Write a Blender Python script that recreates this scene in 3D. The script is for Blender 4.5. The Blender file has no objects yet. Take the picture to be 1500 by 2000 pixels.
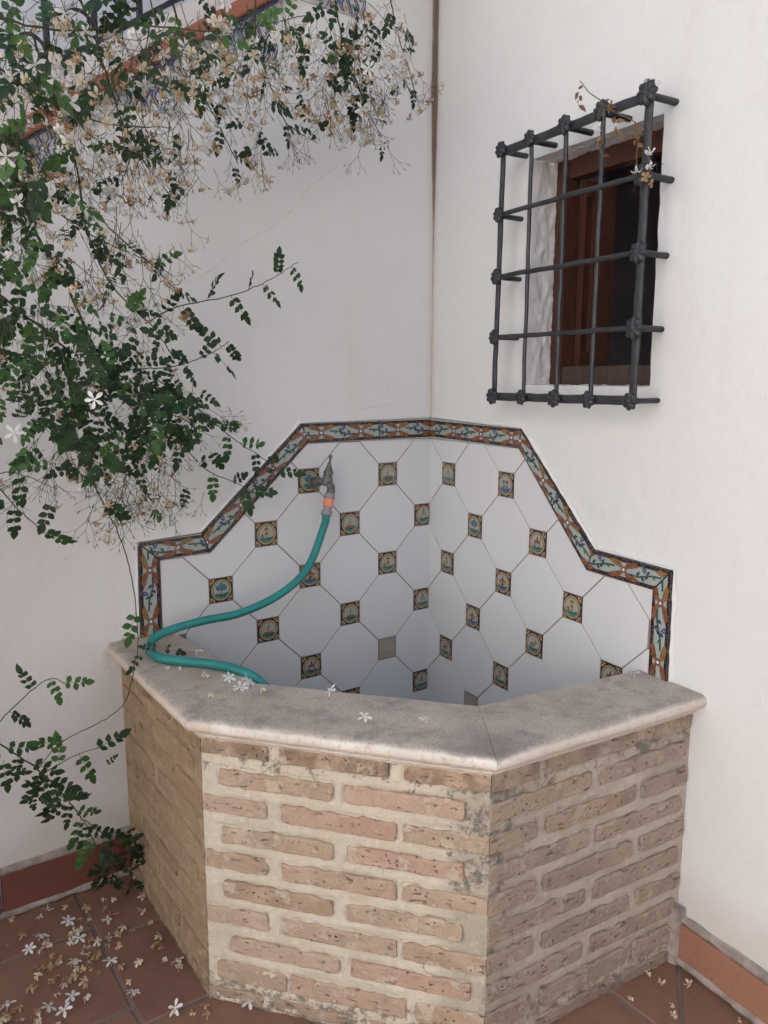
import bpy, bmesh, math, random
import numpy as np
from mathutils import Vector, Matrix, noise
random.seed(7)
scene = bpy.context.scene
COL = scene.collection
V = Vector
D_S=[(1.6, [(-1.004, -0.22, 0.849), (-0.926, -0.21, 0.89), (-0.787, -0.2, 0.924), (-0.685, -0.19, 0.965), (-0.588, -0.18, 1.021)], 40, 'shoot'), (1.5, [(-1.059, -0.25, 0.747), (-0.962, -0.24, 0.753), (-0.879, -0.22, 0.774), (-0.818, -0.2, 0.8), (-0.794, -0.2, 0.817)], 50, 'shoot'), (1.6, [(-1.002, -0.25, 0.732), (-0.863, -0.2, 0.641), (-0.773, -0.16, 0.578), (-0.66, -0.12, 0.511), (-0.612, -0.1, 0.471)], 42, 'shoot'), (1.5, [(-0.941, -0.2, 0.601), (-0.851, -0.16, 0.506), (-0.743, -0.12, 0.455), (-0.683, -0.1, 0.42)], 40, 'shoot'), (1.7, [(-1.229, -0.42, 0.765), (-1.22, -0.4, 0.668), (-1.201, -0.38, 0.575), (-1.17, -0.36, 0.498), (-1.127, -0.34, 0.404), (-1.096, -0.32, 0.294), (-1.083, -0.3, 0.145), (-1.104, -0.34, 0.113), (-1.128, -0.33, 0.02), (-1.172, -0.3, -0.026), (-1.256, -0.28, -0.061), (-1.307, -0.26, -0.121)], 9, 'long'), (2.0, [(-1.401, -0.25, -0.015), (-1.307, -0.25, -0.119), (-1.243, -0.23, -0.223), (-1.19, -0.2, -0.34), (-1.14, -0.16, -0.518)], 55, 'shoot'), (1.4, [(-1.38, -0.25, -0.001), (-1.305, -0.25, 0.059), (-1.262, -0.25, 0.078), (-1.229, -0.25, 0.055)], 45, 'shoot'), (1.3, [(-1.319, -0.25, -0.152), (-1.258, -0.22, -0.141), (-1.196, -0.2, -0.136), (-1.138, -0.18, -0.145)], 50, 'shoot'), (1.3, [(-1.2, -0.2, -0.304), (-1.134, -0.16, -0.401), (-1.081, -0.12, -0.485), (-1.064, -0.1, -0.59)], 50, 'shoot'), (1.3, [(-1.382, -0.5, 0.546), (-1.337, -0.46, 0.486), (-1.304, -0.44, 0.45), (-1.283, -0.43, 0.424)], 25, 'shoot'), (1.2, [(-1.381, -0.5, 0.564), (-1.34, -0.48, 0.559), (-1.27, -0.45, 0.522)], 22, 'shoot'), (3.0, [(-1.352, -0.5, 1.071), (-1.29, -0.48, 0.991), (-1.228, -0.45, 0.894), (-1.16, -0.38, 0.777), (-1.068, -0.3, 0.661), (-0.975, -0.22, 0.562)], 30, 'main'), (2.5, [(-1.366, -0.5, 0.881), (-1.28, -0.46, 0.818), (-1.177, -0.4, 0.747), (-1.023, -0.3, 0.671), (-0.91, -0.25, 0.621)], 35, 'main'), (2.2, [(-1.308, -0.65, 1.244), (-1.264, -0.6, 1.165), (-1.211, -0.5, 1.092), (-1.177, -0.42, 1.003), (-1.113, -0.35, 0.911), (-1.008, -0.28, 0.837), (-0.953, -0.25, 0.773)], 22, 'main'), (2.0, [(-1.236, -0.65, 1.319), (-1.172, -0.55, 1.26), (-1.109, -0.45, 1.197), (-1.028, -0.35, 1.148), (-0.938, -0.28, 1.101)], 18, 'main'), (2.0, [(-1.049, -0.55, 1.403), (-0.958, -0.4, 1.369), (-0.879, -0.3, 1.325), (-0.809, -0.22, 1.294), (-0.734, -0.15, 1.242)], 20, 'main'), (2.0, [(-0.828, -0.45, 1.496), (-0.779, -0.35, 1.444), (-0.692, -0.25, 1.397), (-0.625, -0.2, 1.342), (-0.491, -0.12, 1.335)], 20, 'main'), (2.0, [(-0.615, -0.4, 1.569), (-0.551, -0.33, 1.524), (-0.463, -0.25, 1.477), (-0.383, -0.2, 1.409), (-0.274, -0.14, 1.352)], 24, 'main'), (1.6, [(-0.427, -0.35, 1.635), (-0.353, -0.28, 1.586), (-0.251, -0.2, 1.535), (-0.185, -0.15, 1.484)], 14, 'main'), (1.6, [(-1.157, -0.42, 1.033), (-1.091, -0.36, 1.001), (-1.009, -0.3, 0.964), (-0.944, -0.26, 0.919), (-0.932, -0.24, 0.899)], 10, 'main'), (1.4, [(-1.222, -0.42, 1.026), (-1.129, -0.35, 0.998), (-1.012, -0.28, 0.977), (-0.941, -0.24, 0.954)], 12, 'main'), (1.8, [(-1.377, -0.7, 1.172), (-1.302, -0.66, 1.15), (-1.187, -0.58, 1.153), (-1.02, -0.45, 1.204)], 14, 'main'), (1.8, [(-1.382, -0.75, 1.214), (-1.276, -0.7, 1.236), (-1.116, -0.6, 1.313), (-0.92, -0.5, 1.383), (-0.693, -0.42, 1.492)], 16, 'main')]
D_C=[((-1.321, -0.68, 1.239), 0.051, 0.043, 0.12, 11, 12), ((-1.231, -0.62, 1.272), 0.057, 0.046, 0.12, 9, 14), ((-1.125, -0.55, 1.319), 0.054, 0.049, 0.12, 8, 12), ((-1.012, -0.5, 1.37), 0.071, 0.044, 0.12, 8, 13), ((-0.886, -0.45, 1.417), 0.068, 0.047, 0.1, 9, 14), ((-0.744, -0.4, 1.466), 0.076, 0.05, 0.1, 7, 14), ((-0.592, -0.34, 1.511), 0.063, 0.054, 0.1, 9, 13), ((-0.473, -0.32, 1.545), 0.068, 0.067, 0.08, 9, 10), ((-0.496, -0.3, 1.467), 0.06, 0.057, 0.08, 9, 14), ((-0.386, -0.25, 1.457), 0.081, 0.073, 0.07, 4, 17), ((-0.428, -0.22, 1.408), 0.08, 0.061, 0.06, 2, 14), ((-0.523, -0.25, 1.43), 0.059, 0.059, 0.07, 6, 12), ((-0.595, -0.25, 1.438), 0.057, 0.068, 0.08, 3, 8), ((-0.742, -0.3, 1.426), 0.051, 0.053, 0.08, 6, 10), ((-0.732, -0.25, 1.356), 0.067, 0.056, 0.07, 4, 6), ((-0.306, -0.25, 1.607), 0.041, 0.073, 0.06, 2, 5), ((-0.268, -0.2, 1.544), 0.052, 0.063, 0.05, 0, 5), ((-0.876, -0.35, 1.373), 0.047, 0.04, 0.1, 5, 9), ((-0.844, -0.3, 1.322), 0.061, 0.053, 0.08, 3, 6), ((-0.671, -0.18, 1.304), 0.085, 0.059, 0.05, 3, 7), ((-0.727, -0.15, 1.231), 0.055, 0.059, 0.05, 1, 5), ((-0.582, -0.2, 1.385), 0.059, 0.059, 0.06, 2, 5), ((-1.319, -0.65, 1.178), 0.044, 0.037, 0.12, 10, 10), ((-1.23, -0.6, 1.21), 0.05, 0.039, 0.12, 9, 12), ((-1.112, -0.5, 1.271), 0.057, 0.043, 0.1, 6, 10), ((-1.005, -0.45, 1.316), 0.052, 0.036, 0.1, 5, 8), ((-1.32, -0.6, 1.124), 0.038, 0.038, 0.1, 9, 9), ((-1.212, -0.52, 1.163), 0.053, 0.042, 0.1, 6, 11), ((-1.099, -0.45, 1.199), 0.059, 0.045, 0.1, 4, 14), ((-0.986, -0.36, 1.221), 0.055, 0.049, 0.08, 3, 13), ((-1.006, -0.32, 1.167), 0.078, 0.04, 0.08, 2, 14), ((-1.126, -0.4, 1.133), 0.06, 0.037, 0.08, 2, 12), ((-1.224, -0.45, 1.1), 0.045, 0.036, 0.08, 4, 8), ((-0.888, -0.25, 1.188), 0.049, 0.065, 0.07, 1, 7), ((-1.323, -0.55, 1.058), 0.032, 0.04, 0.1, 9, 8), ((-1.322, -0.52, 0.99), 0.033, 0.041, 0.1, 11, 7), ((-1.254, -0.48, 1.021), 0.035, 0.035, 0.08, 7, 6), ((-1.161, -0.4, 1.026), 0.059, 0.037, 0.08, 4, 7), ((-1.046, -0.32, 1.01), 0.066, 0.041, 0.07, 2, 7), ((-0.978, -0.28, 0.99), 0.047, 0.043, 0.06, 1, 5), ((-1.315, -0.5, 0.918), 0.05, 0.042, 0.1, 9, 8), ((-1.209, -0.42, 0.935), 0.057, 0.046, 0.1, 6, 7), ((-1.1, -0.34, 0.912), 0.064, 0.051, 0.08, 4, 7), ((-1.308, -0.48, 0.843), 0.06, 0.044, 0.1, 13, 6), ((-1.205, -0.42, 0.842), 0.067, 0.048, 0.1, 10, 7), ((-1.077, -0.32, 0.833), 0.066, 0.053, 0.08, 7, 6), ((-1.305, -0.48, 0.763), 0.061, 0.045, 0.1, 24, 5), ((-1.195, -0.4, 0.766), 0.069, 0.049, 0.1, 24, 4), ((-1.084, -0.33, 0.748), 0.066, 0.053, 0.08, 20, 3), ((-0.986, -0.27, 0.727), 0.06, 0.057, 0.07, 10, 3), ((-1.306, -0.46, 0.69), 0.063, 0.046, 0.1, 20, 5), ((-1.201, -0.4, 0.678), 0.07, 0.05, 0.1, 26, 3), ((-1.092, -0.34, 0.663), 0.066, 0.053, 0.08, 26, 3), ((-0.977, -0.27, 0.658), 0.073, 0.057, 0.07, 22, 3), ((-0.872, -0.22, 0.63), 0.053, 0.049, 0.05, 7, 3), ((-1.252, -0.4, 0.62), 0.058, 0.04, 0.08, 9, 6), ((-1.154, -0.36, 0.603), 0.063, 0.042, 0.08, 14, 7), ((-1.031, -0.28, 0.581), 0.07, 0.046, 0.07, 14, 9), ((-0.928, -0.23, 0.584), 0.063, 0.048, 0.06, 9, 6), ((-1.172, -0.34, 0.539), 0.063, 0.043, 0.08, 3, 9), ((-1.069, -0.28, 0.515), 0.07, 0.046, 0.07, 5, 15), ((-0.978, -0.22, 0.49), 0.062, 0.048, 0.06, 2, 11), ((-1.077, -0.26, 0.455), 0.058, 0.058, 0.06, 1, 12), ((-1.207, -0.36, 0.564), 0.051, 0.042, 0.07, 1, 7), ((-1.273, -0.4, 0.581), 0.047, 0.04, 0.07, 1, 6), ((-1.318, -0.42, 0.517), 0.036, 0.039, 0.06, 2, 4), ((-0.921, -0.16, 0.416), 0.053, 0.051, 0.05, 0, 6), ((-1.101, -0.13, -0.443), 0.038, 0.056, 0.05, 7, 1), ((-1.128, -0.12, -0.51), 0.032, 0.035, 0.04, 6, 1), ((-1.063, -0.1, -0.576), 0.027, 0.058, 0.04, 3, 2), ((-1.082, -0.08, -0.624), 0.02, 0.03, 0.03, 2, 1), ((-1.253, -0.23, -0.195), 0.045, 0.043, 0.04, 8, 0), ((-1.291, -0.24, -0.153), 0.032, 0.036, 0.04, 5, 0), ((-1.367, -0.25, -0.101), 0.025, 0.035, 0.04, 5, 0)]
D_F=[((-1.312, -0.68, 1.188), 0.0342), ((-1.264, -0.68, 1.144), 0.0391), ((-1.161, -0.55, 1.146), 0.0373), ((-1.237, -0.62, 0.693), 0.0349), ((-0.826, -0.3, 1.311), 0.0405), ((-0.597, -0.25, 1.349), 0.037), ((-0.251, -0.2, 1.579), 0.0354), ((-1.086, -0.45, 1.081), 0.0351), ((-1.057, -0.45, 1.11), 0.0374), ((-1.044, -0.5, 1.313), 0.0357), ((-1.002, -0.5, 1.336), 0.0362), ((-0.529, -0.3, 1.39), 0.0417), ((-1.345, -0.5, 0.634), 0.0379), ((-1.208, -0.6, 1.276), 0.0299), ((-1.271, -0.7, 1.261), 0.0303), ((-1.356, -0.7, 1.146), 0.0295), ((-0.955, -0.3, 1.168), 0.0284), ((-0.243, -0.2, 1.619), 0.0272), ((-0.896, -0.3, 1.353), 0.0285), ((-1.289, -0.5, 1.06), 0.0263), ((-0.928, -0.22, 0.808), 0.0284), ((-1.114, -0.3, 0.514), 0.0332), ((-1.107, -0.5, 1.177), 0.0223)]
D_FL=[(-1.35, -0.032), (-1.34, -0.118), (-1.305, -0.143), (-1.268, -0.043), (-1.238, -0.13), (-1.212, -0.13), (-1.244, -0.186), (-1.199, -0.239), (-1.181, -0.262), (-1.156, -0.237), (-1.137, -0.217), (-1.148, -0.128), (-1.138, -0.086), (-1.074, -0.193), (-1.342, -0.239), (-1.312, -0.251), (-1.305, -0.295), (-1.262, -0.277), (-1.232, -0.297), (-1.227, -0.34), (-1.194, -0.325), (-1.18, -0.355), (-1.141, -0.362), (-1.095, -0.334), (-1.08, -0.344), (-1.072, -0.307), (-1.068, -0.414), (-1.069, -0.432), (-1.361, -0.302), (-1.32, -0.312), (-1.318, -0.35), (-1.286, -0.327), (-1.342, -0.385), (-1.317, -0.412), (-1.294, -0.385), (-1.181, -0.447), (-1.122, -0.545), (-1.096, -0.574), (-1.066, -0.572), (-0.985, -0.621), (-0.969, -0.629), (-1.411, -0.345), (-1.397, -0.38), (-1.422, -0.354), (-1.366, -0.377), (-1.261, -0.297), (-1.223, -0.284), (-1.224, -0.243), (-1.419, -0.364), (-1.042, -0.128), (-1.054, -0.133), (-1.084, -0.034)]
D_FR=[(-0.295, -1.087), (-0.343, -1.037), (-0.203, -1.097), (-0.24, -1.153), (-0.259, -1.169), (-0.158, -1.138), (-0.156, -1.259), (-0.204, -1.064)]
D_CO=[(-0.959, -0.362), (-0.957, -0.38), (-0.922, -0.426), (-0.919, -0.48), (-0.894, -0.468), (-0.89, -0.528), (-0.991, -0.485), (-0.773, -0.621), (-0.789, -0.778), (-0.69, -0.853), (-0.148, -0.939), (-1.013, -0.277), (-0.988, -0.295), (-0.913, -0.22), (-0.904, -0.059)]
D_CR=[[(-0.921, 0.0, 0.945), (-0.863, 0.0, 0.958), (-0.794, 0.0, 0.981), (-0.718, 0.0, 1.03), (-0.661, 0.0, 1.079), (-0.583, 0.0, 1.124), (-0.539, 0.0, 1.153), (-0.511, 0.0, 1.179), (-0.454, 0.0, 1.247), (-0.417, 0.0, 1.276), (-0.352, 0.0, 1.329), (-0.321, 0.0, 1.371)], [(-0.295, 0.0, 0.625), (-0.246, 0.0, 0.641), (-0.189, 0.0, 0.644), (-0.139, 0.0, 0.654), (-0.109, 0.0, 0.669)], [(-0.179, 0.0, 0.68), (-0.165, 0.0, 0.698), (-0.142, 0.0, 0.7), (-0.131, 0.0, 0.686)], [(-1.23, 0.0, 0.021), (-1.185, 0.0, 0.007), (-1.154, 0.0, -0.007)], [(-1.197, 0.0, -0.12), (-1.185, 0.0, -0.103), (-1.164, 0.0, -0.06), (-1.15, 0.0, -0.042), (-1.141, 0.0, -0.037)]]
D_SPR=[[(-0.159, -0.713, 1.389), (-0.162, -0.742, 1.357), (-0.165, -0.777, 1.331), (-0.169, -0.814, 1.3), (-0.175, -0.881, 1.259), (-0.177, -0.899, 1.231)], [(-0.176, -0.787, 1.327), (-0.178, -0.8, 1.302), (-0.177, -0.797, 1.256), (-0.177, -0.794, 1.215)], [(-0.186, -0.889, 1.255), (-0.187, -0.9, 1.221), (-0.187, -0.899, 1.181), (-0.187, -0.902, 1.146)], [(-0.2, -0.928, 1.242), (-0.202, -0.943, 1.214), (-0.202, -0.943, 1.18), (-0.202, -0.944, 1.14)]]
D_SPL=[((-0.159, -0.709, 1.377), (-0.159, -0.713, 1.328), 'brown_leaf'), ((-0.167, -0.79, 1.322), (-0.169, -0.814, 1.3), 'brown_leaf'), ((-0.17, -0.822, 1.295), (-0.171, -0.834, 1.244), 'brown_leaf'), ((-0.176, -0.886, 1.246), (-0.176, -0.889, 1.205), 'brown_leaf'), ((-0.169, -0.812, 1.321), (-0.167, -0.791, 1.307), 'brown_leaf')]
D_SPF=[((-0.181, -0.786, 1.269), 0.03, 0), ((-0.182, -0.791, 1.236), 0.03, 1), ((-0.184, -0.816, 1.204), 0.02, 1), ((-0.198, -0.909, 1.153), 0.034, 0), ((-0.212, -0.951, 1.176), 0.036, 0), ((-0.213, -0.953, 1.152), 0.03, 0), ((-0.212, -0.944, 1.134), 0.028, 1), ((-0.213, -0.958, 1.118), 0.024, 1), ((-0.192, -0.945, 1.313), 0.022, 0), ((-0.189, -0.914, 1.327), 0.022, 0)]
CAM=[-1.623905, -2.011919, 0.732383, 0.950694, -0.169485, 0.003165, 1540.720877, 0.03347, 0.113417, -0.000884, 0.09617]
HOSEPTS=[(-.536,-.115,.197),(-.635,-.13,.139),(-.751,-.13,.108),(-.849,-.12,.102),(-.927,-.105,.09),(-.975,-.105,.077),(-.999,-.122,.063),(-1.010,-.17,.062),(-1.004,-.222,.062),(-.966,-.276,.062),(-.918,-.334,.062),(-.884,-.40,.060),(-.850,-.435,.036),(-.80,-.49,-.04),(-.72,-.58,-.25),(-.62,-.60,-.48)]

# ---------------------------------------------------------------- camera, light, exposure
def setup():
    cam = bpy.data.cameras.new('camera'); co = bpy.data.objects.new('camera', cam); COL.objects.link(co)
    cx, cy, cz, yaw, pitch, roll, f = CAM[:7]
    fw = V((math.cos(yaw)*math.cos(pitch), math.sin(yaw)*math.cos(pitch), math.sin(pitch)))
    r = fw.cross(V((0, 0, 1))).normalized(); u = r.cross(fw)
    r2 = r*math.cos(roll)+u*math.sin(roll); u2 = u*math.cos(roll)-r*math.sin(roll)
    m = Matrix((r2, u2, -fw)).transposed().to_4x4(); m.translation = V((cx, cy, cz))
    co.matrix_world = m
    cam.sensor_fit = 'VERTICAL'; cam.sensor_height = 24.0; cam.lens = f*24.0/2000.0
    cam.clip_start = .02; cam.clip_end = 200
    scene.camera = co
setup()
# the corner lies in open shade: the sun stands behind the right wall and lights the courtyard opposite
SHADE_LEAVES = 4000  # number of unseen leaves added to shade the corner
SUN_AZ = math.radians(-12)      # direction towards the sun, seen from above
SUN_EL = math.radians(55)
w = bpy.data.worlds.new('World'); scene.world = w; w.use_nodes = True
nt = w.node_tree; nt.nodes.clear()
sky = nt.nodes.new('ShaderNodeTexSky'); sky.sky_type = 'NISHITA'; sky.sun_disc = False
sky.sun_elevation = SUN_EL; sky.sun_rotation = math.pi/2-SUN_AZ
sky.dust_density = 1.0; sky.air_density = 1.0; sky.ozone_density = 1.0
bg = nt.nodes.new('ShaderNodeBackground'); bg.inputs[1].default_value = .075
wo = nt.nodes.new('ShaderNodeOutputWorld')
nt.links.new(sky.outputs[0], bg.inputs[0]); nt.links.new(bg.outputs[0], wo.inputs[0])
sl = bpy.data.lights.new('sun', 'SUN'); sl.energy = 5.0; sl.angle = math.radians(.53); sl.color = (1.0, .97, .93)
so = bpy.data.objects.new('sun', sl); COL.objects.link(so)
sd = V((math.cos(SUN_AZ)*math.cos(SUN_EL), math.sin(SUN_AZ)*math.cos(SUN_EL), math.sin(SUN_EL)))
so.rotation_euler = sd.to_track_quat('Z', 'Y').to_euler(); so.location = sd*6
scene.view_settings.view_transform = 'Standard'; scene.view_settings.look = 'None'
scene.view_settings.gamma = 1; scene.view_settings.use_curve_mapping = False
scene.view_settings.exposure = 2.02
scene.render.engine = 'CYCLES'
scene.cycles.max_bounces = 8; scene.cycles.diffuse_bounces = 4

# ---------------------------------------------------------------- frame of reference
TH = .09617
WD = V((-math.sin(TH), -math.cos(TH), 0)); NR = V((-math.cos(TH), math.sin(TH), 0)); Z = V((0, 0, 1))
def LW(s, z, d=0.): return V((-s, -d, z))
def RW(s, z, d=0.): p = WD*s+NR*d; return V((p.x, p.y, z))
FLOOR = -.613
def nz(p, sc, seed=0.): return noise.noise(V((p[0]*sc+seed, p[1]*sc-seed*1.7, p[2]*sc+seed*.3)))

# ---------------------------------------------------------------- objects
def tag(o, label=None, cat=None, group=None, kind=None):
    if label: o['label'] = label
    if cat: o['category'] = cat
    if group: o['group'] = group
    if kind: o['kind'] = kind
    return o
def thing(name, loc, label, cat, group=None):
    o = bpy.data.objects.new(name, None); o.location = loc; o.empty_display_size = .05
    COL.objects.link(o); tag(o, label, cat, group); return o
def mesh_of(name, verts, faces, mats, mi=None, smooth=False, cols=None):
    me = bpy.data.meshes.new(name)
    me.from_pydata([tuple(v) for v in verts], [], faces)
    for m in (mats if isinstance(mats, (list, tuple)) else [mats]): me.materials.append(m)
    if mi is not None: me.polygons.foreach_set('material_index', mi)
    if smooth is True: me.polygons.foreach_set('use_smooth', [True]*len(faces))
    if cols is not None:
        ca = me.color_attributes.new('Col', 'FLOAT_COLOR', 'CORNER')
        a = []
        for f, c in zip(faces, cols): a += [c[0], c[1], c[2], 1.]*len(f)
        ca.data.foreach_set('color', a)
    me.update(); return me
def put(name, me, parent=None, loc=None, mat=None):
    o = bpy.data.objects.new(name, me); COL.objects.link(o)
    if parent: o.parent = parent
    if loc is not None: o.location = loc
    if mat is not None: o.matrix_local = mat
    return o
class MB:
    """collects geometry in world coordinates"""
    def __init__(s): s.v = []; s.f = []; s.c = []; s.mi = []
    def add(s, vs, fs, c=None, mi=0):
        n = len(s.v); s.v += [V(v) for v in vs]; s.f += [tuple(i+n for i in f) for f in fs]
        s.c += [c]*len(fs); s.mi += [mi]*len(fs)
    def box(s, o, ax, ay, az, mi=0):           # corner o with edge vectors
        o, ax, ay, az = V(o), V(ax), V(ay), V(az)
        vs = [o, o+ax, o+ax+ay, o+ay, o+az, o+ax+az, o+ax+ay+az, o+ay+az]
        fs = [(0, 3, 2, 1), (4, 5, 6, 7), (0, 1, 5, 4), (1, 2, 6, 5), (2, 3, 7, 6), (3, 0, 4, 7)]
        if ax.cross(ay).dot(az) < 0: fs = [f[::-1] for f in fs]
        s.add(vs, fs, None, mi)
    def prism(s, poly, n, h, mi=0, side=True, base=0.):     # poly world pts, extruded to +n*h
        n = V(n); a = [V(p)+n*base for p in poly]; b = [V(p)+n*h for p in poly]; k = len(a)
        fs = [tuple(range(k, 2*k))]
        if side: fs += [(i, (i+1) % k, k+(i+1) % k, k+i) for i in range(k)]
        s.add(a+b, fs, None, mi)
    def tube(s, pts, rad, seg=6, cap=True, mi=0, c=None):
        pts = [V(p) for p in pts]; n = len(pts)
        rad = rad if isinstance(rad, (list, tuple)) else [rad]*n
        vs = []; t0 = None; ref = None
        for i, p in enumerate(pts):
            t = (pts[min(i+1, n-1)]-pts[max(i-1, 0)]).normalized()
            if ref is None:
                ref = t.cross(Z if abs(t.z) < .9 else V((1, 0, 0))).normalized()
            ref = (ref-t*ref.dot(t)).normalized(); b = t.cross(ref)
            for k in range(seg):
                a = 2*math.pi*k/seg; vs.append(p+(ref*math.cos(a)+b*math.sin(a))*rad[i])
        fs = []
        for i in range(n-1):
            for k in range(seg):
                k2 = (k+1) % seg; fs.append((i*seg+k, i*seg+k2, (i+1)*seg+k2, (i+1)*seg+k))
        if cap: fs += [tuple(range(seg))[::-1], tuple((n-1)*seg+k for k in range(seg))]
        s.add(vs, fs, c, mi)
    def lathe(s, o, ax, prof, seg=14, mi=0):    # prof: (along, radius)
        o = V(o); ax = V(ax).normalized()
        s.tube([o+ax*a for a, r in prof], [max(r, .0002) for a, r in prof], seg, True, mi)
    def build(s, name, mats, parent=None, smooth=False, origin=None):
        o0 = V(parent.location) if parent else V((0, 0, 0))
        if parent and parent.parent: o0 = o0+V(parent.parent.location)
        org = V(origin) if origin is not None else (o0 if parent else V((0, 0, 0)))
        cols = s.c if any(c is not None for c in s.c) else None
        if cols: cols = [c or (1, 1, 1) for c in cols]
        me = mesh_of(name, [v-org for v in s.v], s.f, mats, s.mi, smooth, cols)
        return put(name, me, parent, org-o0 if parent else org)
def smooth_by_angle(o, deg=35):
    bm = bmesh.new(); bm.from_mesh(o.data); lim = math.radians(deg)
    for f in bm.faces: f.smooth = True
    for e in bm.edges: e.smooth = not (len(e.link_faces) == 2 and e.calc_face_angle(0) > lim)
    bm.to_mesh(o.data); bm.free()
def bez(pts, n=8):
    """Catmull-Rom through the points"""
    P = [V(p) for p in pts]; P = [P[0]*2-P[1]]+P+[P[-1]*2-P[-2]]; out = []
    for i in range(1, len(P)-2):
        a, b, c, d = P[i-1:i+3]
        for k in range(n):
            t = k/n
            out.append(.5*((2*b)+(c-a)*t+(2*a-5*b+4*c-d)*t*t+(3*b-a-3*c+d)*t*t*t))
    out.append(P[-2]); return out

# ---------------------------------------------------------------- materials
class NT:
    def __init__(s, name):
        s.m = bpy.data.materials.new(name); s.m.use_nodes = True; s.t = s.m.node_tree; s.t.nodes.clear()
        s.out = s.n('OutputMaterial'); s.co = s.n('TexCoord'); s.geo = s.n('NewGeometry')
    def n(s, k, **kw):
        x = s.t.nodes.new('ShaderNode'+k)
        for a, b in kw.items(): setattr(x, a, b)
        return x
    def l(s, a, b): s.t.links.new(a, b)
    def set(s, sock, v):
        if isinstance(v, bpy.types.NodeSocket): s.l(v, sock)
        elif isinstance(v, (tuple, list)) and len(v) == 3 and sock.type == 'RGBA': sock.default_value = (*v, 1)
        else: sock.default_value = v
    @property
    def pos(s): return s.geo.outputs['Position']
    @property
    def obj(s): return s.co.outputs['Object']
    def noise(s, scale, detail=4, rough=.55, vec=None, dist=0., color=False):
        x = s.n('TexNoise'); s.set(x.inputs['Scale'], scale); x.inputs['Detail'].default_value = detail
        x.inputs['Roughness'].default_value = rough; x.inputs['Distortion'].default_value = dist
        s.l(vec if vec is not None else s.pos, x.inputs['Vector']); return x.outputs[1 if color else 0]
    def voro(s, scale, feature='F1', vec=None, rnd=1.):
        x = s.n('TexVoronoi', feature=feature); x.inputs['Scale'].default_value = scale
        x.inputs['Randomness'].default_value = rnd
        s.l(vec if vec is not None else s.pos, x.inputs['Vector']); return x.outputs[0]
    def mapv(s, scale, vec=None, loc=(0, 0, 0)):
        x = s.n('Mapping'); x.inputs['Scale'].default_value = scale; x.inputs['Location'].default_value = loc
        s.l(vec if vec is not None else s.pos, x.inputs['Vector']); return x.outputs[0]
    def ramp(s, fac, a, b, lo=0., hi=1.):
        x = s.n('MapRange', interpolation_type='SMOOTHSTEP'); s.set(x.inputs[0], fac)
        x.inputs[1].default_value = a; x.inputs[2].default_value = b; x.inputs[3].default_value = lo; x.inputs[4].default_value = hi
        return x.outputs[0]
    def mix(s, f, a, b, mode='MIX'):
        x = s.n('Mix', data_type='RGBA', blend_type=mode); s.set(x.inputs[0], f); s.set(x.inputs[6], a); s.set(x.inputs[7], b)
        return x.outputs[2]
    def math(s, op, a, b=0., c=0.):
        x = s.n('Math', operation=op); s.set(x.inputs[0], a); s.set(x.inputs[1], b); s.set(x.inputs[2], c); return x.outputs[0]
    def sep(s, v=None):
        x = s.n('SeparateXYZ'); s.l(v if v is not None else s.pos, x.inputs[0]); return x.outputs
    @property
    def rnd(s): return s.n('ObjectInfo').outputs['Random']
    def done(s, col, rough=.8, bump=None, bd=.002, bs=1., spec=.4, coat=0., trans=0., metal=0.):
        p = s.n('BsdfPrincipled'); s.set(p.inputs['Base Color'], col); s.set(p.inputs['Roughness'], rough)
        p.inputs['Specular IOR Level'].default_value = spec; s.set(p.inputs['Metallic'], metal)
        if coat: p.inputs['Coat Weight'].default_value = coat; p.inputs['Coat Roughness'].default_value = .06
        if bump is not None:
            b = s.n('Bump'); s.set(b.inputs['Height'], bump); b.inputs['Distance'].default_value = bd; b.inputs['Strength'].default_value = bs
            s.l(b.outputs[0], p.inputs['Normal'])
        o = p.outputs[0]
        if trans:
            t = s.n('BsdfTranslucent'); s.set(t.inputs[0], col); mx = s.n('MixShader'); mx.inputs[0].default_value = trans
            s.l(o, mx.inputs[1]); s.l(t.outputs[0], mx.inputs[2]); o = mx.outputs[0]
        s.l(o, s.out.inputs[0]); return s.m

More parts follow.
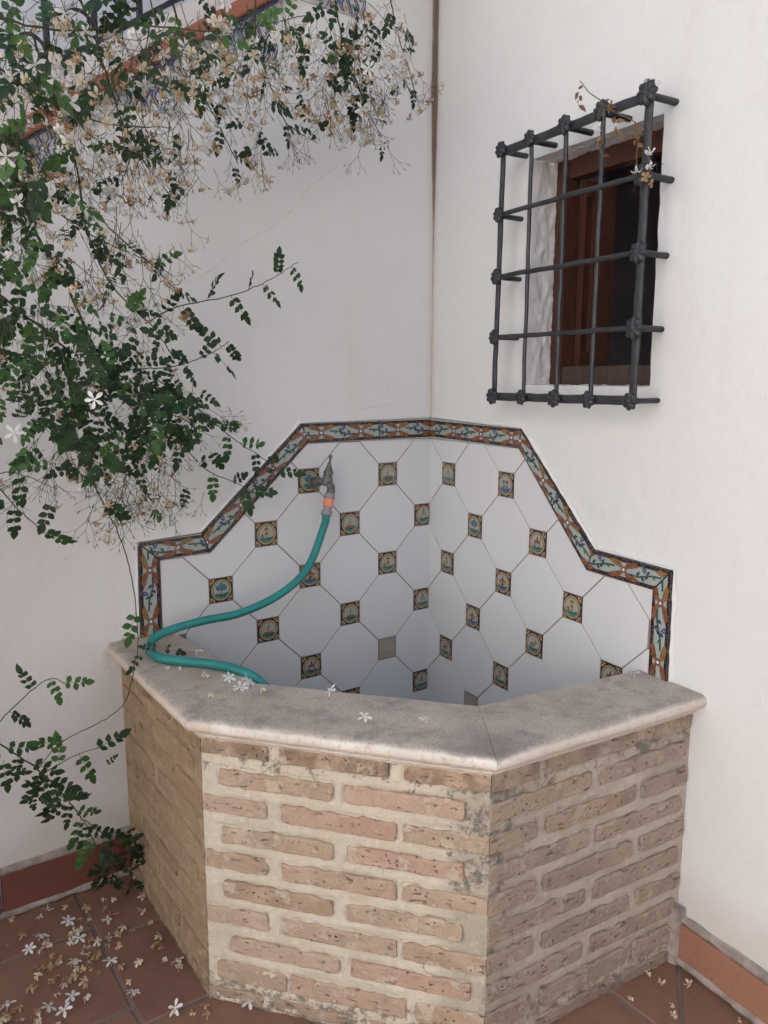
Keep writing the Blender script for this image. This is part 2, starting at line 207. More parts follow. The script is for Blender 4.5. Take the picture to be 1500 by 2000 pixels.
def m_plaster(name, base, corner=False):
    t = NT(name)
    big = t.ramp(t.noise(1.1, 3), .35, .7)
    c = t.mix(big, base, (base[0]*.97, base[1]*.95, base[2]*.93))
    drip = t.noise(3., 4, .6, t.mapv((3., 3., .35)))
    c = t.mix(t.ramp(t.noise(4.5, 6, .7), .5, .8, 0, .30), c, (base[0]*.90, base[1]*.86, base[2]*.82))
    c = t.mix(t.ramp(drip, .56, .8, 0, .32), c, (base[0]*.85, base[1]*.74, base[2]*.64))
    sp = t.ramp(t.voro(21), .022, .05, 1, 0); spm = t.ramp(t.noise(2.3, 2), .55, .7)
    c = t.mix(t.math('MULTIPLY', sp, t.math('MULTIPLY', spm, .7)), c, (.16, .12, .09))
    fine = t.noise(60, 3); c = t.mix(t.ramp(fine, .3, .75, 0, .10), c, (base[0]*.8, base[1]*.78, base[2]*.76))
    x, y, z = t.sep()
    # splashed dirt just above the floor skirting and round the basin
    low = t.ramp(t.math('ADD', z, t.math('MULTIPLY', t.noise(7, 4), .12)), -.40, -.28, 1, 0)
    c = t.mix(t.math('MULTIPLY', low, .28), c, (.42, .33, .26))
    if corner:
        # brown damp stain running down the joint of the two walls, broad at the top
        dist = t.math('SQRT', t.math('ADD', t.math('MULTIPLY', x, x), t.math('MULTIPLY', y, y)))
        wob = t.math('MULTIPLY', t.math('SUBTRACT', t.noise(9, 4, .6, t.mapv((1, 1, 1.))), .5), .012)
        wid = t.ramp(z, 1.1, 1.6, .0022, .0145)
        e = t.math('SUBTRACT', t.math('ADD', dist, wob), wid)
        k = t.ramp(e, -.003, .004, 1, 0)
        c = t.mix(t.math('MULTIPLY', k, t.ramp(z, .75, 1.5, .35, .95)), c, t.mix(t.ramp(z, .8, 1.35), (.42, .29, .16), (.17, .12, .09)))
        k2 = t.ramp(e, .0, .03, .22, 0); c = t.mix(k2, c, (.5, .36, .24))
    bump = t.math('ADD', t.math('MULTIPLY', t.noise(14, 5, .6), 1.0), t.math('MULTIPLY', t.noise(90, 3), .12))
    brush = t.noise(30, 2, .5, t.mapv((1, 1, .12)))
    bump = t.math('ADD', bump, t.math('MULTIPLY', brush, .25))
    return t.done(c, .88, bump, .006, .75, .22)

def m_brick(name, tones, smear, smear_amt, stain=.5, sat=1.):
    t = NT(name)
    r = t.rnd
    rr = t.n('ValToRGB'); cr = rr.color_ramp; cr.interpolation = 'LINEAR'
    while len(cr.elements) < len(tones): cr.elements.new(.5)
    for i, c in enumerate(tones): cr.elements[i].position = i/(len(tones)-1); cr.elements[i].color = (*c, 1)
    t.l(r, rr.inputs[0]); c = rr.outputs[0]
    c = t.mix(t.ramp(t.noise(16, 4), .4, .7, 0, .55), c, tuple(min(1, x*1.22) for x in tones[len(tones)//2]))
    c = t.mix(t.ramp(t.noise(45, 5, .65), .55, .8, 0, .5), c, tuple(x*.6 for x in tones[0]))
    sm = t.ramp(t.noise(22, 6, .68), .60-smear_amt, .66-smear_amt*.6, 0, 1)
    c = t.mix(t.math('MULTIPLY', sm, .75), c, smear)
    pit = t.ramp(t.voro(70), .10, .2, 1, 0); pm = t.ramp(t.noise(13, 2), .5, .62)
    c = t.mix(t.math('MULTIPLY', t.math('MULTIPLY', pit, pm), .8), c, (.06, .04, .03))
    st = t.ramp(t.noise(9, 6, .7, None, .6), .6, .74)
    c = t.mix(t.math('MULTIPLY', st, stain), c, (.09, .075, .055))
    gou = t.ramp(t.noise(34, 5, .72, t.mapv((1, 1, 3.2))), .61, .67)
    c = t.mix(t.math('MULTIPLY', gou, .5), c, (.10, .07, .05))
    wash = t.ramp(t.noise(5, 3), .35, .65)
    c = t.mix(t.math('MULTIPLY', wash, .4), c, (.50, .385, .275))
    x, y, z = t.sep()
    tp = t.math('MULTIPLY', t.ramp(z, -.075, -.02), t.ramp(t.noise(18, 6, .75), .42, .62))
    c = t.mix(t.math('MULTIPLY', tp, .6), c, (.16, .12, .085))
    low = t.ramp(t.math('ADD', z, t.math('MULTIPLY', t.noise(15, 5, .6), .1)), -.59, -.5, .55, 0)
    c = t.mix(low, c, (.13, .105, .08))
    b = t.math('ADD', t.noise(55, 6, .65), t.math('MULTIPLY', t.math('MULTIPLY', pit, pm), -1.2))
    b = t.math('ADD', b, t.math('MULTIPLY', sm, .3)); b = t.math('ADD', b, t.math('MULTIPLY', gou, -1.)); b = t.math('ADD', b, t.math('MULTIPLY', t.noise(16, 3), .8))
    return t.done(c, .92, b, .006, 1., .15)

def m_mortar(name, a, b_, dirty=.5):
    t = NT(name)
    c = t.mix(t.ramp(t.noise(10, 4), .35, .65), a, b_)
    c = t.mix(t.ramp(t.noise(70, 4, .6), .5, .75, 0, .4), c, tuple(x*.7 for x in a))
    # hairline cracks
    v = t.voro(17, 'DISTANCE_TO_EDGE', t.mix(.04, t.pos, t.noise(20, 3, .5, None, 0., True), 'ADD'))
    cr = t.math('MULTIPLY', t.ramp(v, .0, .016, 1, 0), t.ramp(t.noise(7, 3), .62, .70))
    c = t.mix(t.math('MULTIPLY', cr, .35), c, (.22, .17, .12))
    x, y, z = t.sep()
    # lichen: black-green growth at the front corner, under the coping and along the foot
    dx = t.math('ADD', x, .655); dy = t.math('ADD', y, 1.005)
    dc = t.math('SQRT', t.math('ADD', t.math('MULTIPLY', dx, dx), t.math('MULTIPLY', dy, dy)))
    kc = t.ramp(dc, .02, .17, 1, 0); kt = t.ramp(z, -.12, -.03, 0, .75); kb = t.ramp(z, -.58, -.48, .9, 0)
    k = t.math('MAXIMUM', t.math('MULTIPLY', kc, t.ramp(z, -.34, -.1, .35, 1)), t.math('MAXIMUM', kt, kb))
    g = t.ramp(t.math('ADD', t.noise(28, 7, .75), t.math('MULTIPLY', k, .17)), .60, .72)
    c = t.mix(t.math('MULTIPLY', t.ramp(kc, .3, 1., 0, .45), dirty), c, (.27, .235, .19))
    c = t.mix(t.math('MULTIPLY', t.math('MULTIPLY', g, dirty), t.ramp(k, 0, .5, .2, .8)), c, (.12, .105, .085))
    c = t.mix(t.ramp(t.noise(130, 5, .8), .5, .68, 0, .35), c, tuple(x*.68 for x in a))
    c = t.mix(t.ramp(t.noise(33, 5, .7), .52, .72, 0, .45), c, tuple(min(1, x*1.18) for x in a))
    b = t.math('ADD', t.noise(60, 8, .75), t.math('MULTIPLY', cr, -1.))
    return t.done(c, .95, b, .007, 1., .1)

def m_simple(name, c1, c2, scale=20, rough=.7, bd=.001, bs=.5, spec=.35, bscale=80, metal=0., coat=0., trans=0., rndmix=None):
    t = NT(name)
    c = t.mix(t.ramp(t.noise(scale, 4, .6, t.obj), .3, .7), c1, c2)
    if rndmix: c = t.mix(t.rnd, c, t.mix(.7, c, rndmix))
    return t.done(c, rough, t.noise(bscale, 4, .6, t.obj), bd, bs, spec, coat, trans, metal)

def m_glaze(name, base, vcol=False):
    t = NT(name)
    if vcol:
        a = t.n('VertexColor', layer_name='Col'); c = a.outputs[0]
        c = t.mix(t.ramp(t.noise(160, 4, .6), .45, .75, 0, .35), c, (.42, .38, .33))
        c = t.mix(t.ramp(t.noise(420, 2), .3, .7, 0, .18), c, (.08, .07, .07))
    else:
        c = t.mix(t.rnd, base, tuple(x*.955 for x in base))
        c = t.mix(t.ramp(t.noise(2.2, 3), .2, .8, 0, .3), c, (base[0]*.95, base[1]*.93, base[2]*.91))
        sp = t.math('MULTIPLY', t.ramp(t.voro(24), .012, .03, 1, 0), t.ramp(t.noise(3, 2), .5, .6))
        c = t.mix(t.math('MULTIPLY', sp, .5), c, (.3, .26, .22))
    h = t.math('ADD', t.noise(9, 2), t.math('MULTIPLY', t.noise(60, 2), .05))
    return t.done(c, t.ramp(t.noise(3, 2), .2, .8, .17, .24), h, .0015, .35, .5, 0.)

def m_stone(name):
    t = NT(name)
    x, y, z = t.sep()
    pale = t.mix(t.ramp(t.noise(9, 4), .35, .65), (.80, .745, .675), (.70, .635, .56))
    pale = t.mix(t.ramp(t.noise(60, 5, .7), .48, .70, 0, .6), pale, (.44, .37, .30))
    pale = t.mix(t.ramp(t.sep()[0], -.70, -.62, 0, .45), pale, (.56, .475, .40)); pale = t.mix(t.ramp(t.sep()[0], -1.06, -1.02, .5, 0), pale, (.52, .38, .28))
    c1 = t.mix(t.ramp(t.noise(7, 4, .6, t.mapv((1, 1, 1), None, (3, 1, 0))), .35, .68), (.60, .51, .42), (.46, .385, .32))
    c1 = t.mix(t.ramp(t.noise(26, 6, .7), .45, .68, 0, .7), c1, (.56, .49, .41))
    c1 = t.mix(t.ramp(t.noise(240, 4, .7), .42, .62, 0, .5), c1, (.20, .175, .155))
    c1 = t.mix(t.ramp(t.noise(11, 6, .75, t.mapv((1, 1, 1), None, (2, 5, 0))), .48, .66, 0, .55), c1, (.22, .195, .175))
    # worn, lichen-dark tread, its dimmer light also in the colour; paler rounded edge
    k = t.ramp(t.math('ADD', z, t.math('MULTIPLY', t.math('SUBTRACT', t.noise(17, 5, .65), .5), .012)), .0405, .0485)
    c = t.mix(k, pale, c1)
    dx = t.math('ADD', x, .68); dy = t.math('ADD', y, 1.03)
    dc = t.math('SQRT', t.math('ADD', t.math('MULTIPLY', dx, dx), t.math('MULTIPLY', dy, dy)))
    kk = t.math('MULTIPLY', t.ramp(t.math('ADD', dc, t.math('MULTIPLY', t.noise(12, 5, .7), .18)), .12, .24, 1, 0), k)
    c = t.mix(t.math('MULTIPLY', kk, .65), c, (.17, .155, .145))
    c = t.mix(t.math('MULTIPLY', t.math('MULTIPLY', k, t.ramp(t.noise(5.5, 6, .75, t.mapv((1, 1, 1), None, (7, 3, 0))), .52, .66)), .45), c, (.20, .175, .16))
    b = t.math('ADD', t.noise(110, 5, .7), t.math('MULTIPLY', t.noise(18, 4), 1.5))
    return t.done(c, t.ramp(k, 0, 1, .62, .8), b, .0015, .7, .3)

def m_terracotta(name, base, dark=.5, vary=True):
    t = NT(name)
    c = t.mix(t.rnd, base, (base[0]*.86, base[1]*.82, base[2]*.85)) if vary else base
    c = t.mix(t.ramp(t.noise(6, 4), .35, .7, 0, .5), c, (base[0]*1.15, base[1]*1.2, base[2]*1.15))
    c = t.mix(t.ramp(t.noise(5, 5, .65, t.mapv((1, 1, 1), None, (9, 2, 0))), .5, .72, 0, dark), c, (.11, .075, .06))
    c = t.mix(t.ramp(t.noise(130, 3), .62, .72, 0, .5), c, (.05, .035, .03))
    c = t.mix(t.ramp(t.noise(11, 6, .7), .66, .78, 0, .35), c, (.38, .30, .27))
    return t.done(c, .72, t.noise(70, 5, .6), .0015, .6, .3)

PLASTER = m_plaster('white_plaster', (.775, .764, .748), True)
PLASTER_R = m_plaster('rough_reveal_plaster', (.76, .735, .72))
BACKWALL = m_plaster('far_wall_plaster', (.78, .79, .82))
TONES = [(.40, .285, .20), (.50, .345, .26), (.43, .325, .235), (.52, .39, .30), (.50, .315, .245), (.44, .30, .215)]
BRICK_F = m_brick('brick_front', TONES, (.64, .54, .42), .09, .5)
BRICK_R = m_brick('brick_right_shaded', [tuple(v*k for v, k in zip(c, (.68, .73, .80))) for c in TONES], (.46, .385, .31), .08, .5)  # front tones darkened and cooled: the right side's shade put into the colour
BRICK_L = m_brick('brick_left_shaded', [(.30, .195, .12), (.35, .23, .145), (.32, .215, .14)], (.42, .32, .21), .10, .4)  # darker tones carry the shade on the left side
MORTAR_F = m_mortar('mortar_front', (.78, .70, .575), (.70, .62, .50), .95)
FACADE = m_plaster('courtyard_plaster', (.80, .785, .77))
MORTAR_R = m_mortar('mortar_right_shaded', (.60, .52, .43), (.49, .415, .34), .9)  # pinkish-tan wash, darkened too for the shade on the right side
MORTAR_L = m_mortar('mortar_left_shaded', (.46, .35, .235), (.38, .275, .18), .5)  # ochre mortar, with the left side's shade in its colour as well
STONE = m_stone('coping_stone')
GLAZE = m_glaze('white_glaze', (.73, .73, .735))
PAINT = m_glaze('painted_glaze', None, True)
GROUT = m_simple('grout', (.30, .22, .175), (.22, .165, .14), 12, .95)
FTILE = m_terracotta('floor_terracotta', (.255, .135, .090), .5)
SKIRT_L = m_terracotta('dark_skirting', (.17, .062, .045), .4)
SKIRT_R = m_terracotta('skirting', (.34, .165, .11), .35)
COPT = m_terracotta('red_coping', (.36, .14, .09), .2)
FGROUT = m_simple('floor_joint', (.23, .18, .155), (.15, .12, .10), 14, .95, .002, .8)
CRACK = m_simple('crack_line', (.30, .25, .22), (.40, .34, .30), 30, .95)
CEMENT = m_simple('cement_smear', (.44, .37, .32), (.24, .20, .175), 22, .95, .004, 1., .2, 60)
IRON = m_simple('wrought_iron', (.032, .034, .040), (.055, .056, .062), 30, .5, .001, .7, .5, 120, .35)
RAIL = m_simple('black_railing', (.018, .016, .022), (.03, .028, .035), 30, .5, .001, .4)
HOSE = m_simple('green_hose', (.014, .17, .155), (.02, .24, .225), 9, .42, .0005, .3, .5)
BRASS = m_simple('tarnished_tap', (.13, .125, .115), (.21, .205, .195), 60, .5, .001, .7, .5, 150, .55)
PLASTIC = m_simple('grey_plastic', (.26, .25, .24), (.33, .31, .30), 60, .6)
ORANGE = m_simple('faded_orange_plastic', (.80, .30, .19), (.72, .26, .16), 30, .55)
DARKROOM = m_simple('dark_room', (.42, .39, .44), (.35, .33, .38), 6, .9)
LINING = m_simple('basin_lining', (.24, .235, .225), (.17, .168, .16), 8, .8)
def m_wood(name, a, b):
    t = NT(name)
    g = t.noise(22, 6, .65, t.mapv((4, 4, .35)))
    c = t.mix(t.ramp(g, .3, .7), a, b)
    c = t.mix(t.ramp(t.noise(9, 5, .7), .6, .75, 0, .6), c, (.035, .02, .015))
    return t.done(c, .6, g, .002, .8, .35)
WOOD = m_wood('red_brown_wood', (.06, .022, .014), (.085, .03, .017))
WOOD_P = m_wood('worn_wood', (.085, .034, .02), (.055, .022, .014))
WOOD_S = m_wood('grey_sill_wood', (.085, .055, .038), (.05, .03, .022))
def m_leaf(name, a, b, c_, rough=.42):
    t = NT(name)
    r = t.n('ValToRGB'); cr = r.color_ramp; cr.elements.new(.5)
    for e, (p, c) in zip(cr.elements, ((0, a), (.6, b), (1., c_))): e.position = p; e.color = (*c, 1)
    t.l(t.rnd, r.inputs[0])
    c = t.mix(t.ramp(t.noise(120, 2), .35, .7, 0, .35), r.outputs[0], tuple(v*.6 for v in a))
    return t.done(c, rough, t.noise(180, 2), .0008, .4, .3, 0, .2)
LEAF = m_leaf('jasmine_leaf', (.022, .048, .020), (.034, .085, .027), (.07, .17, .04), .45)
TWIG = m_leaf('jasmine_twig', (.075, .075, .04), (.11, .10, .055), (.06, .075, .03), .6)
BARK = m_leaf('jasmine_stem', (.06, .07, .035), (.075, .085, .04), (.09, .07, .045), .6)
PETAL = m_leaf('fresh_petal', (.80, .80, .77), (.84, .83, .79), (.86, .85, .80), .5)
WILT = m_leaf('wilted_petal', (.74, .64, .44), (.80, .73, .57), (.58, .38, .18), .6)
DRY = m_leaf('dry_brown_petal', (.38, .22, .11), (.50, .36, .21), (.62, .50, .34), .7)
DEAD = m_leaf('dead_leaf', (.20, .11, .055), (.16, .085, .045), (.26, .16, .09), .7)
# ================================================================ THE PLACE
# ---- floor
flo = put('floor', mesh_of('floor', [(-30, -30, FLOOR-.0028), (30, -30, FLOOR-.0028), (30, 30, FLOOR-.0028), (-30, 30, FLOOR-.0028)], [(0, 1, 2, 3)], FGROUT))
tag(flo, kind='structure')
def clip(poly, px, py, nx, ny):      # keep side where (p-P).n <= 0
    out = []
    for i in range(len(poly)):
        a, b = poly[i], poly[(i+1) % len(poly)]
        da = (a[0]-px)*nx+(a[1]-py)*ny; db = (b[0]-px)*nx+(b[1]-py)*ny
        if da <= 0: out.append(a)
        if (da < 0) != (db < 0) and abs(da-db) > 1e-12:
            t = da/(da-db); out.append((a[0]+(b[0]-a[0])*t, a[1]+(b[1]-a[1])*t))
    return out
def inset(poly, g):                  # convex, ccw
    k = len(poly); out = list(poly)
    for i in range(k):
        a, b = poly[i], poly[(i+1) % k]; L = math.hypot(b[0]-a[0], b[1]-a[1])
        if L < 1e-6: continue
        n = ((b[1]-a[1])/L, -(b[0]-a[0])/L)
        out = clip(out, a[0]-n[0]*g, a[1]-n[1]*g, n[0], n[1])
        if len(out) < 3: return []
    return out
def area(p): return .5*sum(p[i][0]*p[(i+1) % len(p)][1]-p[(i+1) % len(p)][0]*p[i][1] for i in range(len(p)))
def bev_prism(mb, poly2, fr, h0, h1, bv, mi=0, c=None):    # fr(u,v,h)->world, poly ccw
    a = poly2; b = inset(poly2, bv)
    if len(b) != len(a): b = [(x+(sum(q[0] for q in a)/len(a)-x)*.02, y+(sum(q[1] for q in a)/len(a)-y)*.02) for x, y in a]
    k = len(a)
    vs = [fr(x, y, h0) for x, y in a]+[fr(x, y, h1-bv) for x, y in a]+[fr(x, y, h1) for x, y in b]
    fs = [tuple(range(2*k, 3*k))]
    for r in (0, 1): fs += [(r*k+i, r*k+(i+1) % k, (r+1)*k+(i+1) % k, (r+1)*k+i) for i in range(k)]
    mb.add(vs, fs, c, mi)
PX = .2935
xs = [-3.25+0.0]
xs = [-1.19-PX*7+PX*i for i in range(12)]
for i in range(len(xs)-1):
    x0, x1 = xs[i], xs[i+1]
    y0 = {-1: 0}.get(i, 0); off = [-.172, -.235][i % 2] if i < 9 else [-.10, -.02][i % 2]
    if abs(x0+1.4835) < .01: off = -.172
    if abs(x0+1.19) < .01: off = -.235
    ys = [.06, off]+[off-.305*k for k in range(1, 11)]
    for j in range(len(ys)-1):
        q = [(x0, ys[j+1]), (x1, ys[j+1]), (x1, ys[j]), (x0, ys[j])]
        parts = [q]
        if x1 > -.55 and ys[j+1] < -1.08 and ys[j] > -1.45:     # a cut tile by the right wall
            parts = [clip(q, -.12, -1.085, .606, -.795), clip(q, -.12, -1.085, -.606, .795)]
        for q in parts:
            if len(q) < 3 or abs(area(q)) < 1e-3: continue
            q = inset(q, .0032+.0015*random.random())
            if len(q) < 3: continue
            dz = random.uniform(-.0012, .0012); tx = random.uniform(-.004, .004); ty = random.uniform(-.004, .004)
            cx = sum(p[0] for p in q)/len(q); cy = sum(p[1] for p in q)/len(q)
            # wobbling hand-made edge
            qq = []
            for a in range(len(q)):
                p, p2 = q[a], q[(a+1) % len(q)]
                for s_ in range(6):
                    t = s_/6; x = p[0]+(p2[0]-p[0])*t; y = p[1]+(p2[1]-p[1])*t
                    n = .0022*noise.noise(V((x*25, y*25, i+j*3.1)))
                    x += (cx-x)*n*8; y += (cy-y)*n*8
                    if s_ == 0: x += (cx-x)*.012; y += (cy-y)*.012
                    qq.append((x, y))
            k = len(qq); fz = lambda x, y: FLOOR+dz+(x-cx)*tx+(y-cy)*ty
            vs = [(x, y, FLOOR-.012) for x, y in qq]+[(x, y, fz(x, y)-.0025) for x, y in qq]+[(x+(cx-x)*.02, y+(cy-y)*.02, fz(x, y)) for x, y in qq]
            fs = [tuple(range(2*k, 3*k))]+[(r*k+a, r*k+(a+1) % k, (r+1)*k+(a+1) % k, (r+1)*k+a) for r in (0, 1) for a in range(k)]
            me = mesh_of('floor_tile', [V(v)-V((cx, cy, FLOOR)) for v in vs], fs, FTILE)
            put('floor_tile', me, flo, (cx, cy, FLOOR))

# ---- left wall: its top climbs with the stair behind it
def STOP(s): return 1.222+.70*(1.2386-s)
def wall_h(s, z, seed): return .0035*nz((s, z, seed), 2.2, seed)+.0012*nz((s, z, seed), 9, seed)
lw = thing('left_wall', (-1.5, 0, FLOOR), 'white plastered left wall with hairline cracks, cut off slantwise below the stair', 'wall')
mb = MB(); ss = [-.02, 0]+[.05*i for i in range(1, 71)]; nzz = 46
for i, s in enumerate(ss):
    top = max(STOP(s), FLOOR+.2)
    for j in range(nzz+1):
        z = FLOOR-.02+(top-FLOOR+.02)*j/nzz
        mb.v.append(LW(s, z, wall_h(s, z, 1.) if s > 0 else 0))
n = nzz+1
for i in range(len(ss)-1):
    for j in range(nzz): mb.f.append((i*n+j, i*n+j+1, (i+1)*n+j+1, (i+1)*n+j)); mb.c.append(None); mb.mi.append(0)
k = len(mb.v)
for s in ss: mb.v += [LW(s, max(STOP(s), FLOOR+.2), -.14), LW(s, FLOOR-.02, -.14)]
for i in range(len(ss)-1):
    a = k+2*i
    mb.f += [(i*n+nzz, a, a+2, (i+1)*n+nzz), (a, a+1, a+3, a+2)]; mb.c += [None]*2; mb.mi += [0, 0]
mb.f = [f[::-1] for f in mb.f]
mb.build('plaster_face', PLASTER, lw, True)
# hairline cracks
for cr in D_CR:
    m = MB(); pts = bez(cr, 5); m2 = []
    for p in pts: m2.append(V((p.x+.0018*nz(p, 60), -.0002-wall_h(-p.x, p.z, 1.), p.z+.0025*nz(p, 50, 4))))
    k = len(m2); m.tube(m2, [.0001+.00035*math.sin(math.pi*i/(k-1))**.5*abs(nz(m2[i], 30, 2)*1.6+.3) for i in range(k)], 4)
    m.build('hairline_crack', CRACK, lw)
# ---- right wall with the window opening
OS0, OS1, OZ0, OZ1 = .468, .889, .712, 1.292
def lin(a, b, st): n_ = max(1, int(round((b-a)/st))); return [a+(b-a)*i/n_ for i in range(n_)]
gs = lin(0, OS0, .045)+lin(OS0, OS1, .03)+lin(OS1, 5.6, .08)+[5.6]
gz = lin(FLOOR-.02, OZ0, .05)+lin(OZ0, OZ1, .03)+lin(OZ1, 4.8, .1)+[4.8]
def edge(s, z):                       # uneven hand-plastered edge of the opening
    ds = dz = 0
    if OZ0-1e-4 <= z <= OZ1+1e-4:
        if abs(s-OS0) < 1e-4: ds = .004*noise.noise(V((z*14, 3, 0)))
        if abs(s-OS1) < 1e-4: ds = .005*noise.noise(V((z*24, 7, 0)))+.006*(1-(z-OZ0)/.58)
    if OS0-1e-4 <= s <= OS1+1e-4:
        if abs(z-OZ0) < 1e-4: dz = .003*noise.noise(V((s*16, 9, 0)))
        if abs(z-OZ1) < 1e-4: dz = .003*noise.noise(V((s*16, 5, 0)))-.012*(1-(s-OS0)/.42)*0
    return s+ds, z+dz
rw = thing('right_wall', RW(1.5, FLOOR), 'bright white plastered right wall with a small deep window opening', 'wall')
mb = MB(); idx = {}
for i, s in enumerate(gs):
    for j, z in enumerate(gz):
        s2, z2 = edge(s, z); idx[i, j] = len(mb.v); mb.v.append(RW(s2, z2, wall_h(s2, z2, 5.) if s > 0 else 0))
for i in range(len(gs)-1):
    for j in range(len(gz)-1):
        if OS0-1e-4 <= gs[i] < OS1-1e-4 and OZ0-1e-4 <= gz[j] < OZ1-1e-4: continue
        mb.f.append((idx[i, j], idx[i+1, j], idx[i+1, j+1], idx[i, j+1])); mb.c.append(None); mb.mi.append(0)
mb.f = [f[::-1] for f in mb.f]
mb.build('plaster_face', PLASTER, rw, True)
mb = MB()                              # plaster reveals of the opening
def rev(lst, bulge):
    nn = 16; base = len(mb.v); fine = []
    for u, v in zip(lst[:-1], lst[1:]):
        for k in range(5): fine.append((u, v, k/5))
    fine.append((lst[-1], lst[-1], 0)); lst = fine
    for g0, g1, ft in lst:
        q = (g0[0]+(g1[0]-g0[0])*ft, g0[1]+(g1[1]-g0[1])*ft); e0, e1 = edge(*g0), edge(*g1)
        e = (e0[0]+(e1[0]-e0[0])*ft, e0[1]+(e1[1]-e0[1])*ft)
        for k in range(nn+1):
            d = -.085*k/nn; s2, z2 = e
            amp = .007*min(1, 3*k/nn)
            nv_ = .5*noise.noise(V((q[0]*30, q[1]*30, d*40)))+.5*noise.noise(V((q[0]*95, q[1]*95, d*120))); s2 += bulge[0]*amp*nv_; z2 += bulge[1]*amp*nv_
            mb.v.append(RW(s2, z2, d+(wall_h(s2, z2, 5.) if k == 0 else 0)))
    for i in range(len(lst)-1):
        for k in range(nn): a = base+i*(nn+1)+k; mb.f.append((a, a+1, a+nn+2, a+nn+1)); mb.c.append(None); mb.mi.append(0)
zz = [z for z in gz if OZ0-1e-4 <= z <= OZ1+1e-4]; s_ = [s for s in gs if OS0-1e-4 <= s <= OS1+1e-4]
rev([(OS0, z) for z in zz], (1, 0)); rev([(s, OZ1) for s in s_], (0, 1)); rev([(OS1, z) for z in zz], (1, 0)); rev([(s, OZ0) for s in s_], (0, 1))
o = mb.build('window_reveal', PLASTER_R, rw, True)
# unseen block added to keep sun off the far wall; wall edges give thickness
mb = MB(); mb.box((.0, .02, FLOOR), (.3, 0, 0), (0, 1.4, 0), (0, 0, 4.8-FLOOR)); mb.build('sun_block', PLASTER, rw)
mb = MB(); mb.box(RW(5.6, FLOOR, 0), NR*-.3, WD*.01, Z*(4.8-FLOOR)); mb.box(RW(0, 4.801, 0), WD*5.6, NR*-.3, Z*.01); mb.build('wall_edge', PLASTER, rw)
room = MB()
for o_, a_, b_ in ((RW(.05, .3, -.32), Z*1.6, NR*-1.2), (RW(1.5, .3, -.32), Z*1.6, NR*-1.2), (RW(.05, .3, -1.5), WD*1.45, Z*1.6), (RW(.05, .3, -.32), WD*1.45, NR*-1.2), (RW(.05, 1.9, -.32), WD*1.45, NR*-1.2)):
    room.add([o_, o_+a_, o_+a_+b_, o_+b_], [(0, 1, 2, 3)])
q = [(.05, .3), (1.5, .3), (1.5, 1.9), (.05, 1.9)]; h = [(.4, .64), (.97, .64), (.97, 1.36), (.4, 1.36)]
room.add([RW(a, b, -.32) for a, b in q]+[RW(a, b, -.32) for a, b in h]+[RW(a, b, -.125) for a, b in h], [(i, (i+1) % 4, 4+(i+1) % 4, 4+i) for i in range(4)]+[(4+i, 4+(i+1) % 4, 8+(i+1) % 4, 8+i) for i in range(4)])
tag(room.build('dark_room', DARKROOM), kind='structure')
# ---- the rest of the courtyard: white house walls opposite, in the sun
m = MB(); m.box((-4.8, 1.3, FLOOR), (-.3, 0, 0), (0, -7.6, 0), (0, 0, 4.6)); tag(m.build('courtyard_wall', FACADE), kind='structure')
m = MB(); m.box((-4.79, -6, FLOOR), (5.6, 0, 0), (0, -.3, 0), (0, 0, 4.6)); tag(m.build('courtyard_wall', FACADE), kind='structure')
# ---- window
win = thing('window', RW(.68, .71, -.1), 'small wooden window with a red-brown frame standing open to a dark room', 'window')
def wobox(name, s0, s1, z0, z1, d0, d1, mat, parent, jit=.0012, nseg=10, vertical=True, bev=.002):
    m = MB(); ring = lambda a, b, c, d: [(a, c), (b, c), (b, d), (a, d)]
    for i in range(nseg+1):
        t = i/nseg
        if vertical: cs = [(s, z0+(z1-z0)*t, d) for s, d in ring(s0, s1, d0, d1)]
        else: cs = [(s0+(s1-s0)*t, z, d) for z, d in ring(z0, z1, d0, d1)]
        for s, z, d in cs:
            m.v.append(RW(s+jit*noise.noise(V((s*50, z*18, d*50))), z+jit*noise.noise(V((s*18, z*50, d*50+5))), d))
    for i in range(nseg):
        for k in range(4): m.f.append((i*4+k, i*4+(k+1) % 4, i*4+4+(k+1) % 4, i*4+4+k))
    m.f += [(3, 2, 1, 0), tuple(nseg*4+k for k in range(4))]; m.c = [None]*len(m.f); m.mi = [0]*len(m.f)
    return m.build(name, mat, parent)
fr = wobox('frame', .44, .512, .70, 1.32, -.125, -.082, WOOD_P, win, .004, 24)
wobox('frame_moulding', .495, .515, .755, 1.25, -.112, -.076, WOOD, win, .0015, 12)
wobox('lintel', .513, .93, 1.244, 1.32, -.12, -.083, WOOD, win, .002, 14, False)
wobox('sill', .513, .93, .69, .762, -.12, -.084, WOOD_S, win, .003, 14, False)
wobox('frame', .885, .95, .763, 1.243, -.12, -.0835, WOOD, win)
